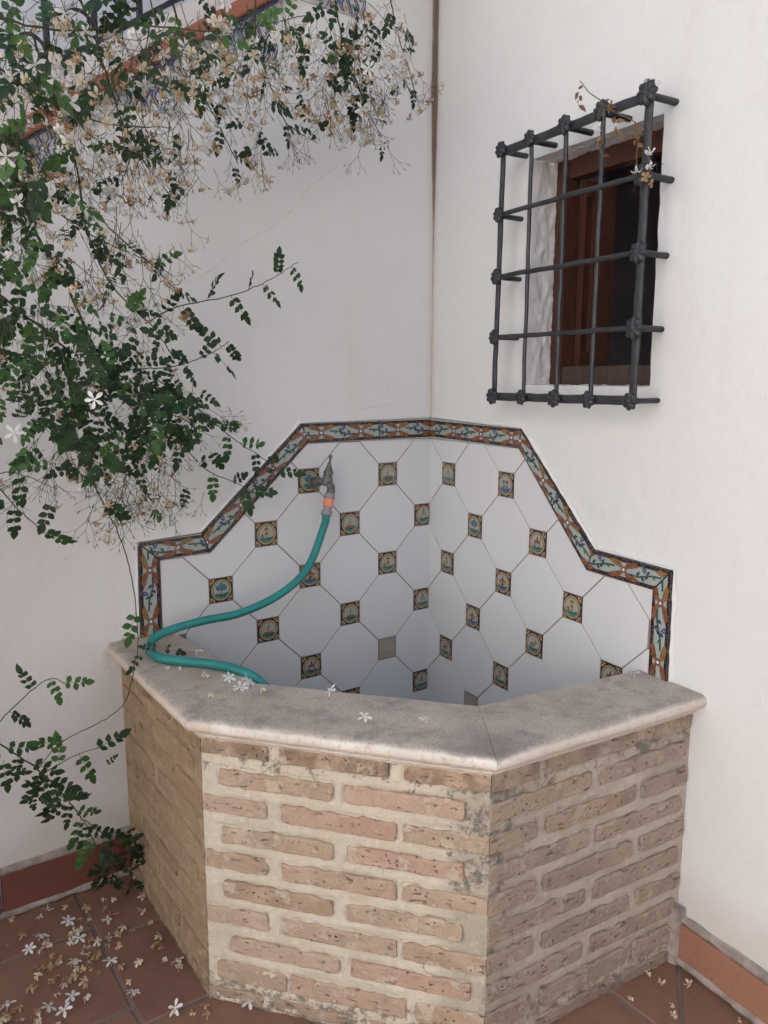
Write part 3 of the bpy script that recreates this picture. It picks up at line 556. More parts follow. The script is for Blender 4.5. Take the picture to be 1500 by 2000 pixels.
# leaf opened inwards, seen on its face
sh = thing('shutter', RW(.52, .76, -.13), None, None); sh.parent = win; sh.location = V(sh.location)-win.location
def leafbox(name, d0, d1, z0, z1, s0, s1, mat):
    m = MB(); m.box(RW(s0, z0, d1), WD*(s1-s0), NR*(d0-d1), Z*(z1-z0)); return m.build(name, mat, sh)
leafbox('panel', -.130, -.158, .80, 1.20, .518, .524, WOOD)
leafbox('stile', -.159, -.236, .765, 1.242, .513, .535, WOOD_P)
leafbox('stile', -.126, -.1295, .765, 1.242, .513, .535, WOOD)
leafbox('rail', -.130, -.158, .765, .799, .514, .534, WOOD); leafbox('rail', -.130, -.158, 1.201, 1.242, .514, .534, WOOD)
m = MB(); m.tube([RW(.53, .96, -.163), RW(.532, 1.14, -.163)], .003, 6); m.build('bolt', IRON, sh)
m = MB(); m.tube([RW(.53, .78, -.163), RW(.532, .88, -.163)], .003, 6); m.build('bolt', IRON, sh)

# ---- wrought iron grille
gr = thing('window_grille', RW(.68, .68, .04), 'black wrought iron window grille with rosettes, standing off the right wall', 'window grille')
GS = [.432, .553, .676, .793, .921]; GZ = [.682, .838, .994, 1.150, 1.305]; GD = .08
def bar(name, p0, p1, w_, t_, nrm, jit=.0012, nseg=14, rnd=True):
    p0, p1 = V(p0), V(p1); t = (p1-p0).normalized(); b = t.cross(nrm).normalized(); m = MB(); sec = []
    k = 8
    for a in range(k):
        ang = 2*math.pi*(a+.5)/k; c, s = math.cos(ang), math.sin(ang); q = max(abs(c), abs(s))**.93
        sec.append((c/q*w_/2, s/q*t_/2))
    sd_ = random.random()*99
    for i in range(nseg+1):
        p = p0.lerp(p1, i/nseg); jx = jit*noise.noise(V((i*.55, sd_, 0))); jy = jit*noise.noise(V((i*.55, sd_, 9)))
        f = 1+.10*noise.noise(V((i*.9, sd_, 3)))
        for u, v in sec: m.v.append(p+b*(u*f+jx)+nrm*(v*f+jy))
    for i in range(nseg):
        for a in range(k): m.f.append((i*k+a, i*k+(a+1) % k, i*k+k+(a+1) % k, i*k+k+a))
    m.f += [tuple(range(k))[::-1], tuple(nseg*k+a for a in range(k))]; m.c = [None]*len(m.f); m.mi = [0]*len(m.f)
    o = m.build(name, IRON, gr); smooth_by_angle(o, 30); return o
N = NR
wid = [.017, .0105, .0115, .0115, .020]
for i, s in enumerate(GS):
    ds = .010 if i == 0 else 0
    bar('vertical_bar', RW(s-ds*.2, GZ[0], GD), RW(s+ds, GZ[4], GD), wid[i], .010, N, .002)
for j, z in enumerate(GZ):
    wd_ = .021 if j in (0, 4) else .0115
    dd = GD+(.006 if j in (1, 2, 3) else -.001)
    bar('horizontal_bar', RW(GS[0], z, dd), RW(GS[4], z, dd), wd_, .009, N, .0018)
def stand(s, z, w_=.012): bar('standoff', RW(s-.002, z, -.012), RW(s, z, GD), w_, .016 if w_ > .011 else .010, WD, .001, 5)
for i, s in enumerate(GS): stand(s+(.010 if i == 0 else 0), GZ[4], .013)
for j in (1, 2, 3): stand(GS[0]-.004, GZ[j]); stand(GS[4], GZ[j], .013)
stand(GS[4], GZ[0]); stand(GS[0], GZ[0])
# rosette: eight scalloped petals and a boss
def rosette_mesh():
    m = MB(); K = 40; R0 = .025
    rings = [(.20, .0095), (.34, .0075), (.55, .0085), (.8, .0065), (1., .002), (1., -.003)]
    m.v.append(V((0, 0, .0115)))
    for f, h in rings:
        for k in range(K):
            a = 2*math.pi*k/K; sc = 1-.30*(1-abs(math.cos(4*a)))**1.3 if f > .5 else 1
            gro = -.0034*(1-abs(math.cos(4*a)))**2 if .3 < f < 1 else 0
            m.v.append(V((math.cos(a)*R0*f*sc, math.sin(a)*R0*f*sc, h+gro)))
    m.f = [(0, 1+k, 1+(k+1) % K) for k in range(K)]
    for r in range(len(rings)-1):
        for k in range(K): a = 1+r*K+k; b = 1+r*K+(k+1) % K; m.f.append((a, a+K, b+K, b))
    me = mesh_of('rosette', m.v, m.f, IRON, None, True); return me
ROS = rosette_mesh()
bx = WD; by = Z
spots = [(i, 0) for i in range(5)]+[(i, 4) for i in range(5)]+[(0, 1), (0, 2), (0, 3), (4, 1), (4, 2), (4, 3)]
for i, j in spots:
    s = GS[i]+(.010*j/4 if i == 0 else 0); ang = random.uniform(-.3, .3)
    sc = random.uniform(.90, 1.02)*(1.06 if i == 4 and j > 0 else .90)
    m4 = Matrix((bx, by, N)).transposed().to_4x4(); m4.translation = RW(s, GZ[j]+(.004 if j == 4 else 0), GD+.009)-gr.location
    o = put('rosette', ROS, gr, None, m4 @ Matrix.Rotation(ang, 4, 'Z') @ Matrix.Scale(sc, 4))

# ---- tiled splashbacks
AT = .1435; HH = .0352; TT = .0065      # lattice step, half accent tile, tile face height
YEL, OCH, NAV, BLK, PAL, BLU, GRN, OLI, MAN = (.44, .29, .10), (.25, .082, .025), (.015, .02, .06), (.02, .015, .02), (.38, .40, .36), (.06, .14, .28), (.05, .20, .17), (.12, .12, .03), (.022, .010, .014)
def circ(x, y, rx, ry=None, n_=16, a0=0., a1=2*math.pi):
    ry = rx if ry is None else ry
    return [(x+rx*math.cos(a0+(a1-a0)*i/n_), y+ry*math.sin(a0+(a1-a0)*i/n_)) for i in range(n_ if a1-a0 > 6.2 else n_+1)]
def motif(k):
    L = []
    r_ = random.Random(k*13+5); u = HH*2
    def P(pts, c): L.append(([(x*u, y*u) for x, y in pts], c))
    ground = [(-.30, -.20), (-.2, -.30), (0, -.345), (.2, -.30), (.30, -.20), (.26, -.12), (.05, -.16), (-.2, -.10)]
    P(ground, [GRN, BLU, GRN, (.06, .22, .24)][k % 4])
    P([(-.24, -.16), (-.05, -.2), (.2, -.17), (.22, -.2), (-.03, -.25)], NAV)
    if k == 0:   # tower
        P([(-.09, -.16), (.09, -.16), (.08, .17), (-.08, .17)], YEL); P([(-.11, .15), (.11, .15), (0, .27)], OCH); P([(-.03, -.05), (.03, -.05), (.03, .05), (-.03, .05)], NAV); P([(-.26, -.08), (-.12, -.12), (-.14, .02)], OCH)
    elif k == 1:  # house with spire
        P([(-.2, -.14), (.2, -.14), (.2, .02), (-.2, .02)], YEL); P([(-.24, .0), (.24, .0), (0, .17)], OCH); P([(-.04, .1), (.04, .1), (0, .3)], NAV); P([(-.05, -.14), (.05, -.14), (.05, -.03), (-.05, -.03)], NAV)
    elif k == 2:  # deer / horse
        P([(-.18, -.02), (.14, -.02), (.16, .08), (-.16, .08)], OCH); P([(.12, .05), (.18, .05), (.22, .22), (.16, .22)], OCH)
        for x in (-.16, -.08, .06, .12): P([(x, -.17), (x+.03, -.17), (x+.04, 0), (x, 0)], OCH)
        P([(-.03, .08), (.04, .08), (.03, .22), (-.02, .22)], NAV)
    elif k == 3:  # bird
        P([(-.2, -.05), (0, -.1), (.15, 0), (.1, .1), (-.08, .08)], OCH); P([(.08, .04), (.2, .12), (.13, .16)], YEL); P([(-.2, -.04), (-.28, .1), (-.12, .04)], NAV); P([(-.05, .05), (.05, .05), (-.02, .22)], BLU)
    elif k == 4:  # tree
        P([(-.02, -.2), (.02, -.2), (.02, .1), (-.02, .1)], OCH); P(circ(-.1, .08, .12, .12, 10), BLU); P(circ(.1, .08, .12, .12, 10), (.05, .16, .22)); P(circ(0, .18, .09, .09, 10), GRN)
    elif k == 5:  # flower
        for a in range(4):
            c, s = math.cos(a*math.pi/2+.78), math.sin(a*math.pi/2+.78); P(circ(c*.13, s*.13, .08, .08, 9), [OCH, BLU, GRN, BLU][a])
        P(circ(0, 0, .06, .06, 9), YEL)
    elif k == 6:  # ship
        P([(-.2, -.08), (.2, -.08), (.13, -.17), (-.13, -.17)], OCH); P([(-.01, -.08), (.01, -.08), (.01, .25), (-.01, .25)], NAV); P([(.02, -.04), (.17, -.04), (.02, .2)], PAL); P([(-.02, -.04), (-.15, -.04), (-.02, .2)], YEL)
    elif k == 7:  # rider
        P([(-.17, -.06), (.12, -.06), (.18, .1), (-.12, .06)], YEL)
        for x in (-.15, .05): P([(x, -.18), (x+.03, -.18), (x+.06, -.04), (x+.02, -.04)], YEL)
        P([(-.04, .05), (.05, .05), (.03, .2), (-.03, .2)], BLU); P(circ(0, .23, .035, .035, 8), OCH)
    elif k == 8:  # hare
        P(circ(-.04, -.03, .15, .08, 10), (.30, .17, .08)); P(circ(.13, .06, .06, .05, 9), OCH); P([(.1, .08), (.14, .08), (.08, .22)], OCH)
    else:        # stripes, worn
        for q in range(4): P([(-.24+.04*q, -.1+.08*q), (.2-.03*q, -.06+.08*q), (.2-.03*q, -.03+.08*q), (-.24+.04*q, -.07+.08*q)], [OLI, BLU, OCH, NAV][q])
    return L
MESH_ACC = {}
def accent_mesh(k, faded=False):
    key = (k, faded)
    if key in MESH_ACC: return MESH_ACC[key]
    m = MB(); g = HH-.0010; fr = lambda x, y, h: V((x, y, h))
    tone = (lambda c: tuple(v*.25+.27*w_ for v, w_ in zip(c, (1.2, 1.05, .85)))) if faded else (lambda c: c)
    sq = [(-g, -g), (g, -g), (g, g), (-g, g)]
    bev_prism(m, sq, fr, 0, TT, .0006, 0, tone(BLK))
    lay = [0]
    def pl(pts, c):
        lay[0] += 1; h = TT+.00006*lay[0]
        if area(pts) < 0: pts = pts[::-1]
        m.add([V((x, y, h)) for x, y in pts], [tuple(range(len(pts)))], tone(c))
    for sx in (-1, 1):
        for sy in (-1, 1):
            pl([(sx*g*.96, sy*g*.96), (sx*g*.96, sy*g*.52), (sx*g*.74, sy*g*.62), (sx*g*.70, sy*g*.70), (sx*g*.62, sy*g*.74), (sx*g*.52, sy*g*.96)], (.42, .27, .14))
            pl(circ(sx*g*.84, sy*g*.84, g*.09, None, 6), NAV)
    pl(circ(0, 0, g*.93, None, 24), NAV); pl(circ(0, 0, g*.89, None, 24), YEL); pl(circ(0, 0, g*.74, None, 24), NAV); pl(circ(0, 0, g*.70, None, 24), PAL)
    for pts, c in motif(k): pl([(x*1.08, y*1.08+.001) for x, y in pts], c)
    me = mesh_of('accent_tile', m.v, m.f, PAINT, None, False, m.c); MESH_ACC[key] = me; return me

def border_paint(u, v):  # list of polygons for one 14 cm repeat centred on the flower (u along, v across)
    L = []
    for sx in (-1, 1):
        for sy in (-1, 1):
            c = OCH if sy > 0 or sx < 0 else (.16, .13, .03)
            if sy < 0 and sx > 0: c = (.30, .15, .035)
            L.append(([(.002*sx, .003*sy), (.010*sx, .004*sy), (.020*sx, .010*sy), (.033*sx, .0105*sy), (.046*sx, .0165*sy), (.037*sx, .0180*sy), (.031*sx, .0225*sy), (.023*sx, .0195*sy), (.012*sx, .0185*sy), (.0045*sx, .0115*sy)], c))
            L.append(([(.003*sx, .0025*sy), (.017*sx, .0062*sy), (.034*sx, .0100*sy), (.018*sx, .0092*sy)], NAV)); L.append(([(.006*sx, .012*sy), (.014*sx, .0125*sy), (.029*sx, .0165*sy), (.013*sx, .0145*sy)], (.10, .03, .015)))
    L.append((circ(0, 0, .0095, .0085, 10), (.30, .11, .03)))
    L.append((circ(0, 0, .0062, None, 10), (.05, .09, .22))); L.append((circ(0, 0, .0036, None, 8), (.80, .83, .85)))
    for q0, q1 in (((.026, -.006), (.050, -.0055)), ((.050, -.0055), (.070, .000)), ((.070, .000), (.090, .0055)), ((.090, .0055), (.112, .004))):
        L.append(([q0, q1, (q1[0], q1[1]+.0042), (q0[0], q0[1]+.0042)], (.02, .06, .08)))
    for x, y, a in ((.052, -.006, 2.4), (.066, .0, -2.2), (.08, .003, 2.2), (.094, .006, -2.3), (.060, -.002, .8)):
        c, s = math.cos(a), math.sin(a)
        L.append(([(x, y), (x+.007*c-.0042*s, y+.007*s+.0042*c), (x+.016*c, y+.016*s), (x+.007*c+.0042*s, y+.007*s-.0042*c)], (.015, .06, .10) if a < 2.3 else (.03, .13, .08)))
    L.append((circ(.072, -.013, .0065, .0058, 7), (.06, .06, .22))); L.append((circ(.072, -.013, .0025, None, 6), (.25, .3, .4)))
    L.append(([(.066, -.008), (.070, -.003), (.074, -.008)], (.03, .12, .08)))
    return L
def border_tile(quad, o2, ang, ph, W_, fr, parent, name='border_tile'):
    """quad ccw in wall (s,z); strip frame at o2 rotated ang; ph = first flower position"""
    c, s = math.cos(ang), math.sin(ang)
    loc = lambda p: ((p[0]-o2[0])*c+(p[1]-o2[1])*s, -(p[0]-o2[0])*s+(p[1]-o2[1])*c)
    q = [loc(p) for p in quad]
    if area(q) < 0: q = q[::-1]
    q = inset(q, .0010)
    cx = sum(p[0] for p in q)/len(q); cy = sum(p[1] for p in q)/len(q)
    back = lambda u, v, h: fr(o2[0]+u*c-v*s, o2[1]+u*s+v*c, h)
    m = MB(); H = .0105
    bev_prism(m, q, back, .0, H, .0008, 0, MAN); m.c[0] = (.42, .46, .41)
    lay = [0]
    qi = inset(q, .0009)
    def pl(pts, col):
        if area(pts) < 0: pts = pts[::-1]
        out = pts
        for i in range(len(qi)):
            a, b = qi[i], qi[(i+1) % len(qi)]; L = math.hypot(b[0]-a[0], b[1]-a[1])
            if L < 1e-6: continue
            out = clip(out, a[0], a[1], (b[1]-a[1])/L, -(b[0]-a[0])/L)
            if len(out) < 3: return
        lay[0] += 1
        m.add([back(x, y, H+.00004+.00003*lay[0]) for x, y in out], [tuple(range(len(out)))], col)
    u0 = min(p[0] for p in q); u1 = max(p[0] for p in q); hw = W_/2
    for sg in (-1, 1):
        e = hw-.0022 if sg > 0 else -(hw-.0022)
        pts = []; K = 12
        for i in range(K+1): pts.append((u0+(u1-u0)*i/K, e))
        for i in range(K, -1, -1): pts.append((u0+(u1-u0)*i/K, e-sg*(.0095+.0010*noise.noise(V((i*.9+ph*40, sg, u0))))))
        # split into quads so that clipping stays convex
        for i in range(K):
            a, b = pts[i], pts[i+1]; d, e2 = pts[2*K+1-i], pts[2*K-i]
            pl([a, b, e2, d], MAN)
    k = int((u0-ph)/.14)-1
    while ph+k*.14 < u1+.12:
        for pts, col in border_paint(0, 0): pl([(x*1.08+ph+k*.14, y*1.06) for x, y in pts], col)
        k += 1
    o = m.build(name, PAINT, parent, False, back(cx, cy, 0)); return o

def splash(side, fr, IN, OUT, c0, par, name, label, fades, joints, seed):
    root = thing(name, fr(.45, .0, 0), label, 'tiled splashback')
    (sI, zI1), (sD, _), (sT, zT) = IN[1], IN[2], IN[3]
    # grout bed
    mb = MB(); pl = [OUT[0], OUT[1], OUT[2], OUT[3], (0.0, OUT[4][1])]; pl = [(OUT[0][0], -.5)]+pl[1:]+[(0., -.5)]
    pl = [(s, z) for s, z in pl]
    if area(pl) < 0: pl = pl[::-1]
    k = len(pl); mb.add([fr(s, z, .0042) for s, z in pl]+[fr(s, z, -.004) for s, z in pl], [tuple(range(k))]+[(i, k+i, k+(i+1) % k, (i+1) % k) for i in range(k)])
    o = mb.build('grout', GROUT, root)
    dn = (zT-zI1, -(sT-sD)); L = math.hypot(*dn); dn = (dn[0]/L, dn[1]/L)
    if dn[0] < 0: dn = (-dn[0], -dn[1])
    rr = random.Random(seed); kinds = []
    for kk in range(-1, 9):
        for j in range(-4, 6):
            cs, cz = c0+kk*AT, j*AT
            if (kk+j) % 2 == par:
                # accent
                if cs-HH < -.003 or cs+HH > sI or cz+HH > zT or cz < -.5: continue
                if cz > zI1-HH and (cs+HH-sD)*dn[0]+(cz+HH-zI1)*dn[1] > 0 and cz+HH > zI1: continue
                kd = rr.randrange(9)
                ori = fr(cs, cz, 0)
                X = (fr(cs-1, cz, 0)-ori) if side < 0 else (fr(cs+1, cz, 0)-ori)   # to the right as seen
                Nn = (fr(cs, cz, 1)-ori)
                m4 = Matrix((X, Z, Nn)).transposed().to_4x4(); m4.translation = ori+Nn*.0006-root.location
                put('accent_tile', accent_mesh(kd if (kk, j) not in fades else 9, (kk, j) in fades), root, None, m4)
            else:
                e = AT-HH
                octo = [(e, -HH), (e, HH), (HH, e), (-HH, e), (-e, HH), (-e, -HH), (-HH, -e), (HH, -e)]
                octo = [(cs+x, cz+y) for x, y in octo]; octo = inset(octo, .0015)
                octo = clip(octo, .0015, 0, -1, 0); octo = clip(octo, 0, -.5, 0, -1)
                if len(octo) < 3: continue
                g = .001
                a = clip(clip(octo, 0, zI1, 0, 1), sI-g, 0, 1, 0)
                a = clip(a, 0, zT-g, 0, 1) if len(a) > 2 else a
                b = clip(octo, 0, zI1, 0, -1)
                full_b = len(b)
                if len(b) > 2: b = clip(b, sD-dn[0]*g, zI1-dn[1]*g, *dn)
                if len(b) > 2: b = clip(b, 0, zT-g, 0, 1)
                pcs = [q for q in (a, b) if len(q) > 2 and abs(area(q)) > 3e-5]
                if not pcs: continue
                # if nothing but the horizontal split separates them, keep the whole tile
                if len(pcs) == 2 and abs(area(a))+abs(area(b)) > abs(area(octo))-1e-6: pcs = [octo]
                m = MB(); tlt = (rr.uniform(-.004, .004), rr.uniform(-.004, .004)); dh = rr.uniform(-.0003, .0003)
                f2 = lambda x, y, h: fr(x, y, h+(dh+(x-cs)*tlt[0]+(y-cz)*tlt[1] if h > .001 else 0))
                for q in pcs:
                    if area(q) < 0: q = q[::-1]
                    bev_prism(m, q, f2, .0, TT, .0007 if len(pcs) == 1 else .00002)
                if side > 0:
                    pass
                m.build('octagonal_tile', GLAZE, root, False, fr(cs, cz, 0))
    # border
    def lerp(a, b, t): return (a[0]+(b[0]-a[0])*t, a[1]+(b[1]-a[1])*t)
    for i in range(4):
        cuts = joints[i]
        o0, o1, i0, i1 = OUT[i], OUT[i+1], IN[i], IN[i+1]
        ts = [0.]+cuts+[1.]
        mid0 = lerp(o0, i0, .5); mid1 = lerp(o1, i1, .5)
        ang = math.atan2(mid1[1]-mid0[1], mid1[0]-mid0[0])
        Wb = abs((o0[0]-mid0[0])*-math.sin(ang)+(o0[1]-mid0[1])*math.cos(ang))*2
        Lm = math.dist(mid0, mid1)
        for a, b in zip(ts[:-1], ts[1:]):
            quad = [lerp(o0, o1, a), lerp(o0, o1, b), lerp(i0, i1, b), lerp(i0, i1, a)]
            if cuts:   # joints square to the strip
                sgn = 1
                def sq(t, line0, line1):
                    pm = lerp(mid0, mid1, t); dx, dz = math.cos(ang), math.sin(ang)
                    ex, ez = line1[0]-line0[0], line1[1]-line0[1]
                    den = ex*dx+ez*dz; k_ = ((pm[0]-line0[0])*dx+(pm[1]-line0[1])*dz)/den
                    return (line0[0]+ex*k_, line0[1]+ez*k_)
                if a > 0: quad[0] = sq(a, o0, o1); quad[3] = sq(a, i0, i1)
                if b < 1: quad[1] = sq(b, o0, o1); quad[2] = sq(b, i0, i1)
            ph = Lm*a+.07 if a > 0 else (Lm*b-.07 if b < 1 else Lm*.5+(.0 if i != 0 else -.07))
            border_tile(quad, mid0, ang, ph, Wb, fr, root)
    # ragged plaster fillet along the outer edge
    mb = MB(); pts = []
    for i in range(4):
        a, b = OUT[i], OUT[i+1]; n_ = max(3, int(math.dist(a, b)/.012))
        for q in range(n_): pts.append(lerp(a, b, q/n_))
    vs = []; cx, cz = 0.2, 0.0
    for q, p in enumerate(pts):
        dx, dz = p[0]-cx, p[1]-cz; L = math.hypot(dx, dz); dx /= L; dz /= L
        w0 = .0005+.0022*(noise.noise(V((q*.35, seed, 0)))+.4); w1 = .004+.006*(noise.noise(V((q*.22, seed, 4)))+.4)
        hh_ = .0075+.003*noise.noise(V((q*.5, seed, 8)))
        for f, h in ((-.0015, .004), (w0, hh_), (w1*.6, hh_*.55), (w1, .0005)): vs.append(fr(p[0]+dx*f, p[1]+dz*f, h))
    fs = [(4*q+k_, 4*q+k_+1, 4*q+5+k_, 4*q+4+k_) for q in range(len(pts)-1) for k_ in range(3)]
    if side > 0: fs = [f[::-1] for f in fs]
    mb.add(vs, fs); mb.build('plaster_edge', PLASTER, root, True)
    return root
def frL(s, z, h): return LW(s, z, h)
def frR(s, z, h): return RW(s, z, h)
INL = [(.927, .040), (.9225, .252), (.782, .2525), (.468, .5405), (0., .5355)]
OUTL = [(.986, .040), (.979, .3065), (.803, .3135), (.488, .600), (0., .604)]
INR = [(.949, .035), (.946, .251), (.7335, .2535), (.4555, .5385), (0., .534)]
OUTR = [(1.0045, .035), (.998, .309), (.757, .311), (.461, .594), (0., .604)]
# wall frames run to the left on one wall and to the right on the other: keep faces outward
def flip_frame(root):
    for o in root.children:
        me = o.data
        if o.name.startswith('accent'): continue
        if me.get('fixed'): continue
        me.flip_normals(); me['fixed'] = 1
splashL = splash(-1, frL, INL, OUTL, .0335, 0, 'tiled_splashback', 'white octagonal tile splashback on the left wall behind the tap', {(1, -1)}, [[], [], [.5], [.555]], 3)
splashR = splash(1, frR, INR, OUTR, .1134, 1, 'tiled_splashback', 'white octagonal tile splashback on the right wall below the grille', {(1, -2)}, [[], [], [.46], [.53]], 11)
for r_ in (splashL, splashR): pass

# ---- brick basin
PB = [V((-1.037, 0, 0)), V((-1.0419, -.5447, 0)), V((-.6602, -1.0115, 0)), V((-.1026, -1.0633, 0))]
PI_ = [V((-.891, 0, 0)), V((-.872, -.468, 0)), V((-.547, -.849, 0)), V((-.094, -.912, 0))]
basin = thing('brick_basin', (-.6, -.55, FLOOR), 'three-sided brick water basin with a stone rim built across the corner', 'basin')
def segdir(i): t = (PB[i+1]-PB[i]).normalized(); return t, V((t.y, -t.x, 0))    # outward normal
SEG = [segdir(i) for i in range(3)]
for i in range(3):
    t, n_ = SEG[i]
    if n_.dot(PB[i]-V((-.5, -.4, 0))) < 0: SEG[i] = (t, -n_)
def isect(P, t, Q, s):
    d = t.x*s.y-t.y*s.x; k = ((Q.x-P.x)*s.y-(Q.y-P.y)*s.x)/d; return P+t*k
def corner(i, o):
    if i == 0: t, n_ = SEG[0]; return isect(PB[0]+n_*o, t, V((0, .006, 0)), V((1, 0, 0)))
    if i == 3: t, n_ = SEG[2]; return isect(PB[3]+n_*o, t, NR*-.006, WD)
    (t0, n0), (t1, n1) = SEG[i-1], SEG[i]; return isect(PB[i]+n0*o, t0, PB[i]+n1*o, t1)
PROF = [('i', 0, .0), ('i', 0, .045), ('i', .004, .050), ('i', .05, .0505), ('i', .10, .0503), ('o', .010, .0502), ('o', .019, .0500), ('o', .026, .0485), ('o', .0315, .0450), ('o', .035, .0395), ('o', .036, .0330), ('o', .0345, .0265), ('o', .030, .0215), ('o', .0245, .0195),
        ('o', .0185, .0190), ('o', .0185, .0160), ('o', .0165, .0120), ('o', .0125, .0090), ('o', .0125, .0065), ('o', .006, .0015), ('o', .003, -.004), ('o', -.02, -.004)]
for i in range(3):
    m = MB(); nn = 22; t, n_ = SEG[i]
    A0 = [];
    for kind, o, z in PROF:
        row = []
        for e in (i, i+1):
            if kind == 'i':
                out = corner(e, .03); d = (out-PI_[e]); row.append(PI_[e]+d*(o/.21))
            else: row.append(corner(e, o))
        a, b = row; L = (b-a).length; g = .0007
        a2 = a+(b-a)*(g/L if i > 0 else 0); b2 = b-(b-a)*(g/L if i < 2 else 0)
        A0.append((a2, b2, z))
    for q in range(nn+1):
        f = q/nn
        if q == 1: f = .004
        if q == nn-1: f = .996
        for k, (a, b, z) in enumerate(A0):
            p = a.lerp(b, f); p.z = z
            if 1 < k < 14 and 0 < q < nn: p.z += .0008*nz(p, 14, i); p += n_*(.0009*nz(p, 11, i+3))
            if 1 < k < 14 and q in (0, nn) and ((i > 0 and q == 0) or (i < 2 and q == nn)): p.z -= .0006; p -= n_*.0006
            m.v.append(p)
    K = len(PROF)
    for q in range(nn):
        for k in range(K-1): m.f.append((q*K+k, q*K+k+1, q*K+K+k+1, q*K+K+k))
    m.f += [tuple(range(K)), tuple(nn*K+k for k in range(K))[::-1]]
    m.c = [None]*len(m.f); m.mi = [0]*len(m.f)
    o = m.build('coping_stone', STONE, basin); smooth_by_angle(o, 40)
# inner lining and basin bottom
m = MB(); q = [p.copy() for p in PI_]; q[0].y = .0; 
for i in range(3): a, b = q[i], q[i+1]; m.add([V((a.x, a.y, -.5)), V((b.x, b.y, -.5)), V((b.x, b.y, .0)), V((a.x, a.y, .0))], [(0, 1, 2, 3)])
m.add([V((p.x, p.y, -.5)) for p in q]+[V((0, 0, -.5))], [(0, 1, 2, 3, 4)])
m.build('basin_lining', LINING, basin)
# bricks
CZ = [-.0005-.0645*k for k in range(9)]+[-.581]
def courses(face, rr):
    L = []
    for k, z1 in enumerate(CZ):
        h = .0382 if k not in (0, 8) else (.037 if k == 0 else .045)
        if k == 9: h = .030
        if face == 1:
            tot = .603
            if k == 9: segs = [(.0, .13), (.15, .33), (.36, .603)]
            elif k == 8: segs = [(.018, .182), (.192, .441), (.459, .603)]
            elif k % 2 == 0: segs = [(.004, .150-.006*rr.random()), (.174, .402 if k == 0 else .422), (.436, .603)]
            else: segs = [(.042+.012*(k == 7), .289+.012*(k == 7)), (.316+.012*(k == 7), .555+.02*(k == 7))]
        elif face == 2:
            if k % 2 == 0: segs = [(0, .118), (.140, .392), (.414, .556)]
            else: segs = [(0, .256), (.284, .545)]
            if k == 9: segs = [(.0, .10), (.13, .36), (.39, .555)]
        else:
            if k % 2 == 0: segs = [(.01, .10), (.125, .365), (.392, .5447)]
            else: segs = [(.01, .235), (.262, .50), (.52, .5447)]
        for a, b in segs: L.append((k, a+rr.uniform(-.003, .003)*(a > .01), b+rr.uniform(-.003, .003)*(b < .54), z1-h+rr.uniform(-.0015, .0015), z1+rr.uniform(-.0015, .0015)))
    return L
FLEN = [.5447, .603, .56]
def brick(face, a, b, z0, z1, rr, mat, proud):
    P = PB[face]; t, n_ = SEG[face]; pts = []
    L, H = b-a, z1-z0; cx, cz = (a+b)/2, (z0+z1)/2; r = min(H*.30, .009)*rr.uniform(.4, 1.15); sd_ = rr.random()*90
    end0 = a < .009; end1 = b > FLEN[face]-.004
    def rp(u, v): return (u, v)
    nlong = max(5, int(L/.013))
    def side(u0, v0, u1, v1, n): return [(u0+(u1-u0)*i/n, v0+(v1-v0)*i/n) for i in range(n)]
    x0, x1, y0, y1 = -L/2, L/2, -H/2, H/2
    r0 = .0015 if end0 else r; r1 = .0015 if end1 else r
    pts += side(x0+r0, y0, x1-r1, y0, nlong)
    pts += [(x1-r1, y0), (x1-r1*.3, y0+r1*.3)]+side(x1, y0+r1, x1, y1-r1, 2)
    pts += [(x1, y1-r1), (x1-r1*.3, y1-r1*.3)]+side(x1-r1, y1, x0+r0, y1, nlong)
    pts += [(x0+r0, y1), (x0+r0*.3, y1-r0*.3)]+side(x0, y1-r0, x0, y0+r0, 2)
    pts += [(x0, y0+r0), (x0+r0*.3, y0+r0*.3)]
    w_ = lambda u, v, hgt: P+t*(cx+u)+n_*hgt+Z*(cz+v)
    out = []
    for (u, v) in pts:
        jv = .0036*noise.noise(V((u*34, v*8, sd_)))+.0020*noise.noise(V((u*120, v*30, sd_+5)))
        ju = .003*noise.noise(V((v*60, sd_, 7)))*(0 if (end0 and u < x0+.012) or (end1 and u > x1-.012) else 1)
        out.append((u+ju*(1 if abs(u) > L/2-r-.002 else 0), v+jv))
    m = MB(); k = len(out)
    rings = [(1., -.02, 0), (1., proud-.0035, 0), (1., proud-.0008, .0014), (1., proud, .0042)]
    for _, h, ins in rings:
        for (u, v) in out:
            sx = (1-ins/(L/2)); sy = (1-ins/(H/2))
            if end0 and u < 0: sx = 1-ins*.15/(L/2)
            if end1 and u > 0: sx = 1-ins*.15/(L/2)
            hh_ = h+(.0010*noise.noise(V((u*30, v*50, sd_+20))) if ins > .001 else 0)
            m.v.append(w_(u*sx, v*sy, hh_))
    # spine row across the face
    ns = nlong+1; base = len(m.v)
    for q in range(3):
        m.f += [(q*k+i, q*k+(i+1) % k, (q+1)*k+(i+1) % k, (q+1)*k+i) for i in range(k)]
    m.f.append(tuple(3*k+i for i in range(k)))
    m.c = [None]*len(m.f); m.mi = [0]*len(m.f)
    if (m.v[1]-m.v[0]).cross(Z).dot(n_) < 0: m.f = [f[::-1] for f in m.f]
    o = m.build('brick', mat, basin, False, w_(0, 0, 0)); return o
BR = [courses(f, random.Random(20+f)) for f in range(3)]
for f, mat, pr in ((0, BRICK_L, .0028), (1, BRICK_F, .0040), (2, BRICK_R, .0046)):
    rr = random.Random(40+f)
    for k, a, b, z0, z1 in BR[f]: brick(f, a, b, z0, z1, rr, mat, pr+rr.uniform(-.0008, .0008))
